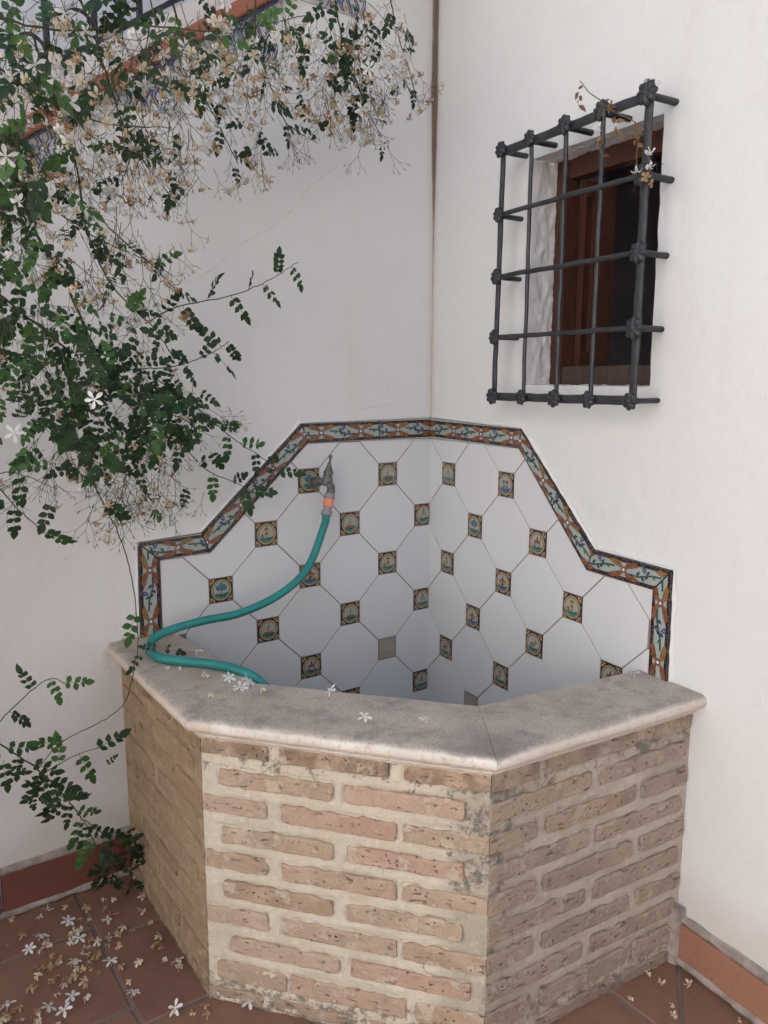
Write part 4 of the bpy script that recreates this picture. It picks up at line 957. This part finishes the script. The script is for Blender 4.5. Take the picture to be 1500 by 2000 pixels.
# mortar: one modelled sheet per side, tooled below the brick faces, smeared over them in places
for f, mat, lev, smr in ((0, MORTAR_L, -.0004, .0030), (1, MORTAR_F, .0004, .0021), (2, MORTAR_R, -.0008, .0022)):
    P = PB[f]; t, n_ = SEG[f]; L = FLEN[f]; nu = int(L/.0042); zt, zb = .004, FLOOR-.004; nv = int((zt-zb)/.0042)
    U, Wv = np.meshgrid(np.linspace(0, L, nu+1), np.linspace(zb, zt, nv+1), indexing='ij')
    D = np.full(U.shape, 1.)
    for k, a, b, z0, z1 in BR[f]:
        dx = np.maximum(a-U, U-b); dz = np.maximum(z0-Wv, Wv-z1)
        ins = np.minimum(np.maximum(dx, dz), 0); out_ = np.hypot(np.maximum(dx, 0), np.maximum(dz, 0))
        D = np.minimum(D, out_+ins)
    Hh = np.zeros(U.shape); S2 = np.zeros(U.shape)
    for a_ in range(nu+1):
        for b_ in range(nv+1):
            u, v = U[a_, b_], Wv[a_, b_]
            Hh[a_, b_] = noise.noise(V((u*40, v*40, f*9)))*.0012+noise.noise(V((u*95, v*95, f*9)))*.0009
            S2[a_, b_] = noise.noise(V((u*11, v*26, f*5+2)))+.5*noise.noise(V((u*33, v*60, f*5)))
    groove = np.exp(-((D-.0008)/.0024)**2)*.0048*(.45+.75*(S2 > -.15))
    if f != 1: groove *= np.clip(.9-S2, 0, 1)
    H_ = lev+Hh-groove+np.clip(S2, 0, 1)*smr*1.9
    ed = np.minimum(np.minimum(U, L-U)/.006, 1.); H_ = H_*ed+(-.0005)*(1-ed)
    rag = np.clip(((FLOOR+.05)-Wv)/.05, 0, 1); H_ += rag*.004
    vs = []
    for a_ in range(nu+1):
        for b_ in range(nv+1):
            p = P+t*float(U[a_, b_])+n_*float(H_[a_, b_]); vs.append((p.x, p.y, float(Wv[a_, b_])))
    nn = nv+1; fs = [(i*nn+j, (i+1)*nn+j, (i+1)*nn+j+1, i*nn+j+1) for i in range(nu) for j in range(nv)]
    if t.cross(Z).dot(n_) < 0: fs = [q[::-1] for q in fs]
    me = mesh_of('mortar', [V(v)-basin.location for v in vs], fs, mat, None, True); tag(put('mortar', me, basin), kind='stuff')
# cement at the foot where the basin meets the right wall
m = MB()
m.prism([RW(1.062, FLOOR-.002, .002), RW(1.062, FLOOR-.002, .030), RW(1.086, FLOOR-.002, .022), RW(1.092, FLOOR-.002, .002)], Z, .145)
m.build('cement_patch', CEMENT, basin)

# ---- skirting tiles and cement round them (parts of the walls)
def skirt(fr, s0, s1, z0, z1, mat, parent, seed):
    rr = random.Random(seed); s = s0
    while s < s1:
        L = .325; m = MB(); q = [(s+.002, z0), (s+L-.002, z0), (s+L-.002, z1), (s+.002, z1)]
        e = []
        for i in range(4):
            a, b = q[i], q[(i+1) % 4]
            for k in range(8): u = a[0]+(b[0]-a[0])*k/8; v = a[1]+(b[1]-a[1])*k/8; e.append((u+.001*noise.noise(V((u*30, v*30, seed))), v+.0016*noise.noise(V((u*22, v*22, seed+3)))))
        th = .012+rr.uniform(-.001, .001); k = len(e); cx, cz = s+L/2, (z0+z1)/2
        vs = [fr(u, v, -.003) for u, v in e]+[fr(u, v, th-.002) for u, v in e]+[fr(u+(cx-u)*.012, v+(cz-v)*.03, th) for u, v in e]
        fs = [tuple(range(2*k, 3*k))]+[(r*k+i, r*k+(i+1) % k, (r+1)*k+(i+1) % k, (r+1)*k+i) for r in (0, 1) for i in range(k)]
        m.add(vs, fs); m.build('skirting_tile', mat, parent, False, fr(cx, cz, 0)); s += L
    for zc, hgt, th, nm in ((z0-.004, .010, .020, 'foot_cement'), (z1+.008, .011, .011, 'top_cement')):
        vs = []; n_ = int((s1-s0)/.015)
        for i in range(n_+1):
            u = s0-.01+(s1-s0)*i/n_; a = noise.noise(V((u*18, seed, zc*9))); b = noise.noise(V((u*40, seed+4, zc*9)))
            h_ = hgt*(1+.5*a); t_ = th*(1+.35*b)
            for v, d in ((zc-h_, .0), (zc-h_*.8, t_*.8), (zc, t_), (zc+h_*.7, t_*.72), (zc+h_*1.3, .0005)): vs.append(fr(u, v, d))
        fs = [(i*5+k, i*5+k+1, i*5+6+k, i*5+5+k) for i in range(n_) for k in range(4)]
        m = MB(); m.add(vs, fs); m.build(nm, CEMENT, parent, True)
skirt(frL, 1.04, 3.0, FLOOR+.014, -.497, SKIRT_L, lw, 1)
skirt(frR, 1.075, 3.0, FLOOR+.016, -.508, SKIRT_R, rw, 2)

# ---- stair behind the left wall
sw = thing('far_wall', (-1.5, 1.1, FLOOR), 'pale house wall rising behind the stair railing', 'wall')
m = MB(); m.box((-5, 1.1, FLOOR), (6.2, 0, 0), (0, .2, 0), (0, 0, 4.6)); m.build('plaster_face', BACKWALL, sw)
m = MB()
for k in range(14):
    s_r = 2.5-.281*k; z_ = 1.195+(1.104-s_r)/.281*.176-.02
    if z_ < FLOOR+.1: continue
    m.box((-s_r, .142, FLOOR), (s_r if s_r < .281 else .281, 0, 0), (0, .95, 0), (0, 0, z_-FLOOR))
tag(m.build('stair_steps', FTILE), kind='structure')
# overhanging terracotta edge tiles, curb above, blue and white tile triangles below
sl_ = math.hypot(1, .70); tdir = V((1, 0, .70))/sl_; tn = V((-.70, 0, 1))/sl_
s = 2.2; k = 0
while s > .02:
    L = .262
    p = LW(s, STOP(s), 0)
    m = MB(); q = [(0.002, .0), (L-.002, .0), (L-.002, .034), (0.002, .034)]
    jig = random.uniform(-.003, .003)
    f_ = lambda u, v, h: p+tdir*u+tn*(v+jig)+V((0, -h, 0))
    bev_prism(m, q, f_, -.10, .045+random.uniform(-.004, .004), .004); m.build('coping_tile', COPT, lw, False, f_(L/2, .01, 0)); s -= L/sl_; k += 1
m = MB(); p = LW(2.3, STOP(2.3), 0); L = 2.28*sl_
m.prism([p+tn*.034+V((0, .012, 0)), p+tn*.034+tdir*L+V((0, .012, 0)), p+tn*.085+tdir*L+V((0, .012, 0)), p+tn*.085+V((0, .012, 0))], V((0, 1, 0)), .12)
m.f.append((3, 2, 1, 0)); m.c.append(None); m.mi.append(0)
m.build('curb', PLASTER_R, lw)
AZB = (.035, .03, .20)
for k in range(-3, 4):
    s1 = 1.1035-.281*k; zb = 1.195+.176*k; zt = STOP(s1)-.002
    if s1 < .05: continue
    m = MB(); lay = 0; H = .008
    hgt = zt-zb; wdt = hgt/.70
    tri = [(s1, zb), (s1, zt), (s1+wdt*.97, zb)]
    if area(tri) < 0: tri = tri[::-1]
    bev_prism(m, tri, frL, .0, H, .0007, 0, (.62, .62, .58))
    rr = random.Random(k+50)
    def pl(pts, col):
        global lay
        if area(pts) < 0: pts = pts[::-1]
        out = pts
        for i in range(3):
            a, b = tri[i], tri[(i+1) % 3]; L = math.dist(a, b); nx, ny = (b[1]-a[1])/L, -(b[0]-a[0])/L
            out = clip(out, a[0]-nx*.001, a[1]-ny*.001, nx, ny)
            if len(out) < 3: return
        lay += 1; m.add([frL(x, y, H+.00005*lay) for x, y in out], [tuple(range(len(out)))], col)
    for rx in range(7):
        u0 = s1+.004+rx*.024
        for (off, w_, col) in ((0, .0045, AZB), (.0085, .003, AZB)):
            for q in range(14):
                z0_ = zb+q*.010; z1_ = z0_+.0102
                x0 = u0+off+.006*math.sin(q*1.25+rx*1.9); x1 = u0+off+.006*math.sin((q+1)*1.25+rx*1.9)
                pl([(x0, z0_), (x0+w_, z0_), (x1+w_, z1_), (x1, z1_)], col)
        for q in range(4): pl(circ(u0+.016, zb+.012+.034*q+.01*(rx % 2), .0055, .007, 7), [(.45, .32, .08), (.10, .22, .20)][(rx+q) % 2])
    pl([(s1+wdt, zb-.002), (s1+wdt, zb+.010), (s1, zt+.002), (s1, zt-.012)], AZB)
    m.build('blue_tile', PAINT, lw)
# iron railing of the stair
ra = thing('stair_railing', (-1., .06, 1.3), 'black iron stair railing with scrolls behind the jasmine at top left', 'railing')
def rail(a0, a1, dz, r_, name):
    m = MB(); m.box(LW(a0, STOP(a0)+dz, -.07), V((a0-a1, 0, (a0-a1)*.7)), V((0, .012, 0)), V((0, 0, r_))); m.build(name, RAIL, ra)
rail(2.2, .02, .125, .014, 'bottom_rail'); rail(2.2, .02, .95, .03, 'handrail')
s = 2.12
while s > .05:
    m = MB(); z = STOP(s); m.box(LW(s, z+.13, -.068), V((.013, 0, 0)), V((0, .013, 0)), V((0, 0, .83))); m.build('baluster', RAIL, ra)
    for sg in (-1, 1):
        pts = []
        for q in range(20):
            a = q/19*4.4; rad = .040*math.exp(-.22*a)
            pts.append(LW(s-.0065-sg*(.044-rad*math.cos(a)), z+.20+sg*.03+rad*math.sin(a), -.074))
        m = MB(); m.tube(pts, .0045, 5); m.build('scroll', RAIL, ra)
    s -= .112

# ---- tap
tp = thing('garden_tap', (-.455, 0, .424), 'grey metal garden tap with a hose connector on the left splashback', 'tap')
ax = (V((-.430, -.062, .436))-V((-.455, 0, .424))).normalized()
o0 = V((-.455, -.004, .424))
m = MB(); m.lathe(o0, ax, [(0, .0), (.001, .019), (.004, .019), (.007, .014), (.008, .0)], 16); smooth_by_angle(m.build('wall_flange', BRASS, tp))
m = MB(); m.lathe(o0+ax*.006, ax, [(0, .010), (.010, .010), (.011, .0145), (.024, .0145), (.025, .010), (.038, .0105), (.052, .013), (.062, .012), (.070, .006), (.072, 0)], 12)
b0 = o0+ax*.060
m.lathe(b0+V((-.003, 0, -.016)), V((.16, 0, 1)), [(0, .010), (.006, .0135), (.022, .0145), (.030, .013), (.034, .0115)], 14)
m.tube(bez([b0+V((0, -.002, -.006)), b0+V((.006, -.008, -.016)), b0+V((.004, -.014, -.028)), b0+V((-.001, -.016, -.040))], 5), [.011]*5+[.0115]*5+[.0125]*6, 12)
smooth_by_angle(m.build('body', BRASS, tp), 40)
up = V((.16, -.02, 1)).normalized(); c1 = b0+up*.018
m = MB(); m.lathe(c1, up, [(0, .0125), (.001, .0150), (.009, .0150), (.010, .0118), (.017, .0112), (.018, .0088), (.026, .0080), (.027, .0060), (.034, .0050), (.036, .0032), (.046, .0030), (.047, .0050), (.052, .0062), (.057, .0045), (.059, .0)], 10)
smooth_by_angle(m.build('spindle', BRASS, tp), 40)
c2 = b0+V((-.001, -.016, -.038)); dn_ = (V((-.458, -.09, .332))-c2).normalized()
for nm, mt, pr in (('connector', PLASTIC, [(0, 0), (.0005, .0155), (.014, .0162), (.0145, 0)]), ('orange_collar', ORANGE, [(.0145, 0), (.0150, .0148), (.040, .0146), (.0405, 0)]), ('connector_neck', PLASTIC, [(.0405, 0), (.041, .0125), (.050, .0125), (.0505, 0)]), ('hose_collar', PLASTIC, [(.0505, 0), (.051, .0162), (.064, .0158), (.066, .0125), (.067, .0)])):
    m = MB(); m.lathe(c2, dn_, pr, 16); smooth_by_angle(m.build(nm, mt, tp), 35)
# ---- hose
hp = c2+dn_*.066
HP = [hp, hp+dn_*.03+V((-.002, -.002, 0))]+[V(p) for p in HOSEPTS]
m = MB(); m.tube(bez(HP, 8), .0112, 14)
o = m.build('garden_hose', HOSE, None, True, (-1.0, -.2, .06)); tag(o, 'green rubber hose hanging from the tap and looping over the stone rim', 'hose')
# ================================================================ JASMINE
def leaflet(mb, base, d, nrm, L, W_, curl):
    d = d.normalized(); nrm = (nrm-d*nrm.dot(d)).normalized(); b = d.cross(nrm)
    prof = [(0, .0), (.18, .62), (.42, 1.), (.68, .78), (.87, .36), (1., .0)]
    c = [base+d*(L*f)+nrm*(-curl*L*f*f) for f, _ in prof]
    n = len(mb.v); vs = [c[0]]
    for (f, w), p in list(zip(prof, c))[1:-1]: vs += [p-b*(w*W_/2)+nrm*(.10*W_*w), p, p+b*(w*W_/2)+nrm*(.10*W_*w)]
    vs.append(c[-1]); fs = [(0, 1, 2), (0, 2, 3)]
    for i in range(3): a = 1+3*i; fs += [(a, a+3, a+4, a+1), (a+1, a+4, a+5, a+2)]
    fs += [(10, 13, 11), (11, 13, 12)]
    mb.add(vs, fs)
def leaf_mesh(seed, pairs, term):
    r = random.Random(seed); m = MB(); L = 1.; pts = []
    bend = r.uniform(-.25, .25); droop = r.uniform(.05, .35)
    for i in range(7):
        f = i/6; pts.append(V((f*.72, bend*f*f*.4, -droop*f*f*.3)))
    m.tube(pts, [.010]*3+[.007]*4, 3)
    for i in range(pairs):
        f = .22+.70*i/max(1, pairs-1); k = min(5, int(f*6)); p = pts[k].lerp(pts[k+1], f*6-k)
        for sg in (-1, 1):
            a = sg*r.uniform(.9, 1.25)*(1-.15*f); sz = (.20+.08*math.sin(math.pi*(.25+.6*f)))*r.uniform(.85, 1.12)
            d = V((math.cos(a), math.sin(a), r.uniform(-.3, .15)))
            leaflet(m, p+V((r.uniform(-.02, .02), 0, 0)), d, V((r.uniform(-.3, .3), r.uniform(-.35, .35), 1)), sz, sz*r.uniform(.66, .82), r.uniform(0, .25))
    leaflet(m, pts[-1], V((1, bend*.5, -.2)), V((r.uniform(-.2, .2), r.uniform(-.3, .3), 1)), term, term*.56, r.uniform(.05, .3))
    return mesh_of('leaf', m.v, m.f, LEAF, None, True)
LEAVES = [leaf_mesh(i, [3, 3, 4, 3, 3, 2][i % 6], [.42, .46, .40, .48, .44, .46][i % 6]) for i in range(10)]
SMALL = [leaf_mesh(50+i, 1, .62) for i in range(3)]
def petals(mb, c, ax, R, n_, w_, cup, r, crumple=0.):
    ax = ax.normalized(); u = ax.orthogonal().normalized(); v = ax.cross(u)
    ph = r.uniform(0, 6)
    for k in range(n_):
        a = ph+2*math.pi*k/n_+r.uniform(-.14, .14)*(1+3*crumple); d = u*math.cos(a)+v*math.sin(a); b = ax.cross(d)
        Lk = R*r.uniform(.88, 1.05)*(1-.3*crumple*r.random()); tw = r.uniform(.15, .4)*(1+2*crumple); cu = cup+r.uniform(-.15, .15)*(1+5*crumple); rows = []
        prof = [(.0, .14), (.25, .45), (.52, .95), (.76, 1.), (.93, .55), (1., .12)]
        for f, w in prof:
            h = cu*f-(.55+crumple)*f*f*abs(cup+.35)+crumple*.5*math.sin(f*6+k)*f
            p = c+d*(Lk*f*(1-.35*crumple*f))+ax*(Lk*h*.6); bb = b*math.cos(tw*f)+ax*math.sin(tw*f)
            rows.append((p-bb*(w*w_*R/2), p+ax*(-.04*R*w), p+bb*(w*w_*R/2)))
        vs = [q for row in rows for q in row]; fs = []
        for i in range(5): a0 = 3*i; fs += [(a0, a0+3, a0+4, a0+1), (a0+1, a0+4, a0+5, a0+2)]
        mb.add(vs, fs)
def fresh_mesh(seed):
    r = random.Random(seed); m = MB(); petals(m, V((0, 0, 0)), V((0, 0, 1)), 1., 5 if seed % 4 else 6, .40, .25, r)
    m.tube([V((0, 0, .02)), V((.05, 0, -.4)), V((.12, .05, -.8))], [.06, .045, .04], 5); return mesh_of('flower', m.v, m.f, PETAL, None, True)
def wilt_mesh(seed, mat, nm='flower'):
    r = random.Random(seed); m = MB(); petals(m, V((0, 0, 0)), V((r.uniform(-.3, .3), r.uniform(-.3, .3), 1)), 1., 5, .46, r.uniform(-.2, 1.5), r, r.uniform(.35, .8))
    m.tube([V((0, 0, .02)), V((.1, 0, -.4)), V((.25, .1, -.75))], [.07, .05, .03], 4); return mesh_of(nm, m.v, m.f, mat, None, True)
FRESH = [fresh_mesh(i) for i in range(6)]; WILTED = [wilt_mesh(i, WILT) for i in range(7)]; LIMP = [wilt_mesh(60+i, PETAL) for i in range(6)]; DRIED = [wilt_mesh(30+i, DRY) for i in range(6)]
def twig_mesh(seed):
    """a forked flower stalk with its narrow calyx teeth; unit length along +X"""
    r = random.Random(seed); m = MB(); tips = []
    def grow(p, d, L, rad, lev):
        q = p+d*L; mid = (p+q)/2+V((0, 0, r.uniform(-.04, .04)*L)); m.tube([p, mid, q], [rad, rad*.85, rad*.75], 3, False)
        if lev == 0:
            for _ in range(r.choice((2, 3, 3, 4))):
                e = (d+V((r.uniform(-.2, .2), r.uniform(-.6, .6), r.uniform(-.5, .5)))).normalized(); l2 = r.uniform(.06, .13)
                m.tube([q, q+e*l2*.5, q+e*l2], [rad*.8, rad*.9, rad*.3], 3, False)
            tips.append((q+d*.05, d)); return
        for sg in ((-1, 1) if r.random() < .7 else (-1, 0, 1)):
            e = Matrix.Rotation(sg*r.uniform(.28, .62), 3, 'Z') @ d; e = (e+V((0, 0, r.uniform(-.3, .3)))).normalized()
            grow(q, e, L*r.uniform(.6, .85), rad*.75, lev-1)
    grow(V((0, 0, 0)), V((1, 0, 0)), r.uniform(.3, .42), .0085, 2)
    return mesh_of('twig', m.v, m.f, TWIG), tips
TWIGS = [twig_mesh(i) for i in range(9)]
vine = thing('jasmine_vine', (-1.4, -.3, 1.6), 'flowering jasmine hanging over the stair wall with dark leaves and white and withered blossom', 'climbing plant')
VL = V(vine.location)
def frame(p, d, n, sc):
    d = V(d).normalized(); n = V(n); n = (n-d*n.dot(d)).normalized(); y = n.cross(d)
    m4 = Matrix((d*sc, y*sc, n*sc)).transposed().to_4x4(); m4.translation = V(p); return m4
LF = []; FLW = []; TW = []      # (matrix, mesh, nearness)
CAMP = V(CAM[:3])
def add_leaf(p, d, sc, me=None, n=None, r=random):
    me = me or r.choice(LEAVES)
    n = n or V((r.gauss(0, .45), -1, r.gauss(.25, .45)))
    LF.append((frame(p, d, n, sc), me, sc/(V(p)-CAMP).length))
def add_flower(p, ax, R, kind, r=random):
    me = r.choice({0: FRESH, 1: WILTED, 2: DRIED, 3: LIMP}[kind]); ax = V(ax).normalized()
    FLW.append((frame(p, ax.orthogonal(), ax, R), me, R/(V(p)-CAMP).length))
def add_twig(p, d, sc, pf=.5, r=random):
    me, tips = r.choice(TWIGS); m4 = frame(p, d, V((r.gauss(0, .5), -1, r.gauss(0, .5))), sc); TW.append((m4, me, sc))
    for t, td in tips:
        if r.random() < pf*.60:
            k = r.choices((0, 1, 2, 3), (.10, .42, .17, .31))[0]; dd = (m4.to_3x3() @ td).normalized()
            add_flower(m4 @ t, dd+V((0, -.5, -.35 if k else .1)), r.uniform(.011, .017) if k else .019, k, r)
rv = random.Random(5)
for ri, (rad, pts, dens, kind) in enumerate(D_S):
    c = bez(pts, 8); m = MB(); n_ = len(c)
    c = [p+V((.003*noise.noise(V((i*.6, ri, 0))), .003*noise.noise(V((i*.6, ri, 4))), .003*noise.noise(V((i*.6, ri, 8))))) for i, p in enumerate(c)]
    m.tube(c, [rad/1000*(1-.45*i/n_) for i in range(n_)], 5); m.build('stem', BARK, vine, True, c[0])
    L = sum((c[i+1]-c[i]).length for i in range(n_-1)); N_ = int(L*dens*(.50 if kind == 'shoot' else .62)); acc = 0; j = 0; sg = 1
    for q in range(N_):
        f = (q+.5)/N_*(n_-1); i = min(int(f), n_-2); p = c[i].lerp(c[i+1], f-i); t = (c[i+1]-c[i]).normalized()
        side = t.cross(V((0, -1, 0))).normalized()*sg; sg = -sg
        d = t*rv.uniform(.2, .8)+side*rv.uniform(.6, 1)+V((0, rv.uniform(-.5, .1), -.45))
        sc = {'shoot': rv.uniform(.056, .076), 'long': rv.uniform(.060, .078), 'main': rv.uniform(.045, .066)}[kind]
        if kind == 'long' and c[i].z < .12 and rv.random() < .75: continue
        add_leaf(p, d, sc, None, None, rv)
        if kind == 'main' and rv.random() < .5: add_twig(p, V((rv.gauss(0, .5), -.2, -1)), rv.uniform(.07, .13), .5, rv)
for (c, rx, rz, ds, nl, ntw) in D_C:
    c = V(c)
    for q in range(int(nl*(.85 if nl >= 14 else .8)+.5)):
        p = c+V((rv.gauss(0, .55)*rx, rv.gauss(0, .6)*ds, rv.gauss(0, .55)*rz))
        if p.y > -.02: p.y = -.02-rv.random()*.03
        add_leaf(p, V((rv.gauss(0, 1), rv.gauss(0, .4), rv.gauss(-.6, .7))), rv.uniform(.040, .068), None, None, rv)
    for q in range(int(ntw*1.0+.5)):
        p = c+V((rv.gauss(0, .55)*rx, rv.gauss(0, .6)*ds, rv.gauss(.3, .55)*rz))
        if p.y > -.02: p.y = -.02-rv.random()*.03
        add_twig(p, V((rv.gauss(0, .55), rv.gauss(0, .25), -1+rv.gauss(0, .35))), rv.uniform(.07, .125), .55 if c.z > 1.0 else .3, rv)
for p, d, sc in (((-.992, -.21, .085), (.8, -.4, -.45), .05), ((-1.0, -.19, .078), (-1, .3, .3), .045), ((-1.06, -.24, .09), (-.5, -.2, -.8), .05), ((-1.17, -.3, -.13), (.8, 0, .3), .03)): add_leaf(p, d, sc, None, None, rv)
for p, dia in D_F:
    p = V(p); ax = (CAMP-p).normalized()+V((rv.gauss(0, .35), rv.gauss(0, .2), rv.gauss(0, .3)))
    add_flower(p, ax, min(dia*.5, .021), 0, rv)
def emit(L, name, lim, mat):
    L.sort(key=lambda q: -q[2])
    for m4, me, _ in L[:lim]:
        o = put(name, me, vine); m4 = m4.copy(); m4.translation = m4.translation-VL; o.matrix_local = m4
    rest = {}
    for m4, me, _ in L[lim:]: rest.setdefault(me.materials[0].name, []).append((m4, me))
    for mn, R in rest.items():
        vs = []; fs = []; n0 = 0
        for m4, me in R:
            k = len(me.vertices); co = np.empty(k*3); me.vertices.foreach_get('co', co); co = co.reshape(k, 3)
            M = np.array(m4); vs.append(co @ M[:3, :3].T+M[:3, 3]-np.array(VL))
            fs += [tuple(i+n0 for i in p.vertices) for p in me.polygons]; n0 += k
        me2 = mesh_of(name+'s', np.concatenate(vs).tolist(), fs, bpy.data.materials[mn], None, True)
        tag(put({'leaf': 'leaves', 'flower': 'flowers', 'twig': 'twigs'}[name], me2, vine), kind='stuff')
emit(LF, 'leaf', 298, LEAF); emit(FLW, 'flower', 298, WILT); emit(TW, 'twig', 298, TWIG)
print('leaves', len(LF), 'flowers', len(FLW), 'twigs', len(TW))

# ---- fallen blossom
def fallen(x, y, z, kind, label, group, R=None):
    r = rv; me = r.choice({0: FRESH, 1: WILTED, 2: DRIED}[kind]); R = R or (r.uniform(.016, .020) if kind == 0 else r.uniform(.011, .016))
    ax = V((r.gauss(0, .35), r.gauss(0, .35), 1 if r.random() < .8 else -1)).normalized()
    o = put('fallen_flower', me); m4 = frame((0, 0, 0), ax.orthogonal(), ax, R)
    a = Matrix.Rotation(r.uniform(0, 6.28), 4, ax); m4 = a @ m4
    lo = min((m4 @ v.co).z for v in me.vertices); h = R*.12
    if ax.z > 0:   # let the tube lie down rather than prop the flower up
        m4 = Matrix.Rotation(r.uniform(.0, .25), 4, 'X') @ m4; lo = min((m4 @ v.co).z for v in me.vertices)*.85
    m4.translation = V((x, y, z-lo)); o.matrix_world = m4
    tag(o, label, 'flower', group); return o
def where(x, y):
    if x > -1.12: return 'by the foot of the left basin side'
    if y > -.16: return 'near the left skirting'
    if y < -.36: return 'near the bottom left of the picture'
    return 'where the litter lies thickest' if x < -1.2 else 'between the floor joint and the basin'
KW = ('fresh white', 'withered cream', 'dried brown')
def lab(k, x, y): return '%s jasmine flower on the floor tiles %s' % (KW[k], where(x, y))
WH = 'fresh white jasmine flower lying on the terracotta floor left of the basin'
TA = 'withered cream jasmine flower lying on the terracotta floor left of the basin'
BN = 'dried brown jasmine flower lying on the terracotta floor left of the basin'
whites = {2, 3, 17, 20, 32, 33, 34, 35, 36, 39, 26}
for i, (x, y) in enumerate(D_FL):
    k = 0 if i in whites else (1 if i % 5 in (0, 2) else 2)
    fallen(x, y, FLOOR+.001, k, lab(k, x, y), 'fallen flowers on the floor at the left')
    if k == 2 or i % 3 == 0:
        k2 = 2 if i % 3 else 1
        x += rv.gauss(0, .022); y += rv.gauss(0, .022)
        fallen(x, y, FLOOR+.002, k2, lab(k2, x, y), 'fallen flowers on the floor at the left', rv.uniform(.010, .014))
for q in range(34):
    cx, cy, sx = rv.choice(((-1.28, -.28, .06), (-1.18, -.23, .05), (-1.33, -.37, .07), (-1.22, -.13, .06)))
    x, y = rv.gauss(cx, sx), rv.gauss(cy, sx*.7)
    if y > -.03 or x > -1.06: continue
    k = rv.choices((0, 1, 2), (.12, .45, .43))[0]
    fallen(x, y, FLOOR+.002+.003*rv.random(), k, lab(k, x, y), 'fallen flowers on the floor at the left')
for i, (x, y) in enumerate(D_FR):
    fallen(x, y, FLOOR+.001, 1, ('small withered flower in the middle of the floor tile right of the basin', 'leftmost withered flower on the floor beside the right basin side', 'single pale petal bit just left of the floor joint by the right wall', 'tiny petal by the long floor joint at right, above another one', 'withered flower at the bottom edge beside the long floor joint at right', 'small withered flower between the floor joint and the right skirting', 'withered flower at the foot of the right skirting, lowest in the picture', 'tiny petal near the right foot of the basin')[i], 'fallen flowers on the floor at the right', .009+.003*(i % 3))
CL = {2: 'white jasmine flower on the stone rim just in front of the hose', 3: 'white jasmine flower on the left rim beside another white one', 4: 'white jasmine flower near the inner edge of the rim below the hose', 7: 'white jasmine flower on the middle of the front rim by its inner edge', 8: 'white jasmine flower on the front rim, second from its right end', 9: 'white jasmine flower on the front rim nearest the front corner', 10: 'single white jasmine flower on the right rim by the wall', 6: 'small cream jasmine flower on the rim near its left front corner', 5: 'long white petal flower on the front rim below the hose end', 13: 'white jasmine flower on the rim behind the hose', 14: 'withered flower on the rim inside the hose loop'}
for i, (x, y) in enumerate(D_CO):
    k = 0 if i in (2, 3, 4, 7, 8, 9, 10, 13) else 1
    fallen(x, y, .0505, k, CL.get(i, 'withered jasmine flower on the left rim in front of the hose'), 'fallen flowers on the stone rim', None if k == 0 else .012)
for q in range(7):
    x = -1.035+.018*q; fallen(x, -.012-.004*rv.random(), .0505, 1 if q % 2 else 2, 'withered jasmine flower in the corner of rim and left wall', 'fallen flowers on the stone rim', .009)

# ---- dried sprig caught in the grille
sp = thing('dried_jasmine_sprig', RW(.8, 1.3, .09), 'dried brown jasmine sprig with white flowers tangled in the top right of the grille', 'dried plant')
for i, pts in enumerate(D_SPR):
    c = bez(pts, 6); m = MB(); m.tube(c, .0011, 4); m.build('stem', DEAD, sp)
def fl_part(nm, me, p, ax, R):
    m4 = frame(V(p)-V(sp.location), V(ax).normalized().orthogonal(), ax, R); o = put(nm, me, sp); o.matrix_local = m4
for p, q, _ in D_SPL:
    p, q = V(p), V(q); m = MB(); L = (q-p).length; mid = (p+q)/2+V((.004, .0, 0))
    for k in range(5):
        b = p.lerp(q, k/5); sd_ = (q-p).cross(NR).normalized()*(1 if k % 2 else -1); leaflet(m, b, (q-p).normalized()*rv.uniform(.2, .9)+sd_*rv.uniform(.5, 1)+NR*rv.gauss(0, .3), V((rv.gauss(-.6, .4), rv.gauss(-.6, .4), .2)), L*.42, L*.22, rv.uniform(-.7, 1.))
    m.build('dead_leaf', DEAD, sp, True)
for p, dia, k in D_SPF: fl_part('flower', rv.choice(LIMP if k == 0 else DRIED), p, V((-.5+rv.gauss(0, .3), -.3+rv.gauss(0, .4), rv.gauss(-.7, .4))), dia*.5)
for q in range(10):
    p = V(D_SPR[1+q % 3][-1 - (q % 2)]); me, tips = TWIGS[q % 9]
    o = put('twig', me, sp); o.matrix_local = frame(p+V((0, 0, .02))-V(sp.location), V((rv.gauss(0, .15), rv.gauss(0, .15), -1)), V((-1, -.3, 0)), rv.uniform(.045, .07))
# ---- unseen jasmine leaves added to shade the corner, above the railing and at left
rm = random.Random(77); vs = []; fs = []; n0 = 0
for q in range(SHADE_LEAVES):
    x = rm.uniform(-3.2, .0); z = rm.gauss(2.35, .30)+.1*math.sin(x*3); y = rm.gauss(-.40, .32)
    if q % 2:
        x = rm.uniform(-2.7, -1.68); z = rm.uniform(-.6, 2.3); y = -.12-abs(rm.gauss(0, .45))
    elif z < 1.98+.12*math.sin(x*5) or y > .3: continue
    me = rm.choice(LEAVES[:6]); k = len(me.vertices); co = np.empty(k*3); me.vertices.foreach_get('co', co); co = co.reshape(k, 3)
    M = np.array(frame((x, y, z), V((rm.gauss(0, 1), rm.gauss(0, 1), rm.gauss(-.4, .7))), V((rm.gauss(0, .6), -1, rm.gauss(.4, .5))), rm.uniform(.07, .11)))
    vs.append(co @ M[:3, :3].T+M[:3, 3]-np.array(VL)); fs += [tuple(i+n0 for i in p.vertices) for p in me.polygons]; n0 += k
if vs: tag(put('leaves', mesh_of('leaves', np.concatenate(vs).tolist(), fs, LEAF, None, True), vine), kind='stuff')
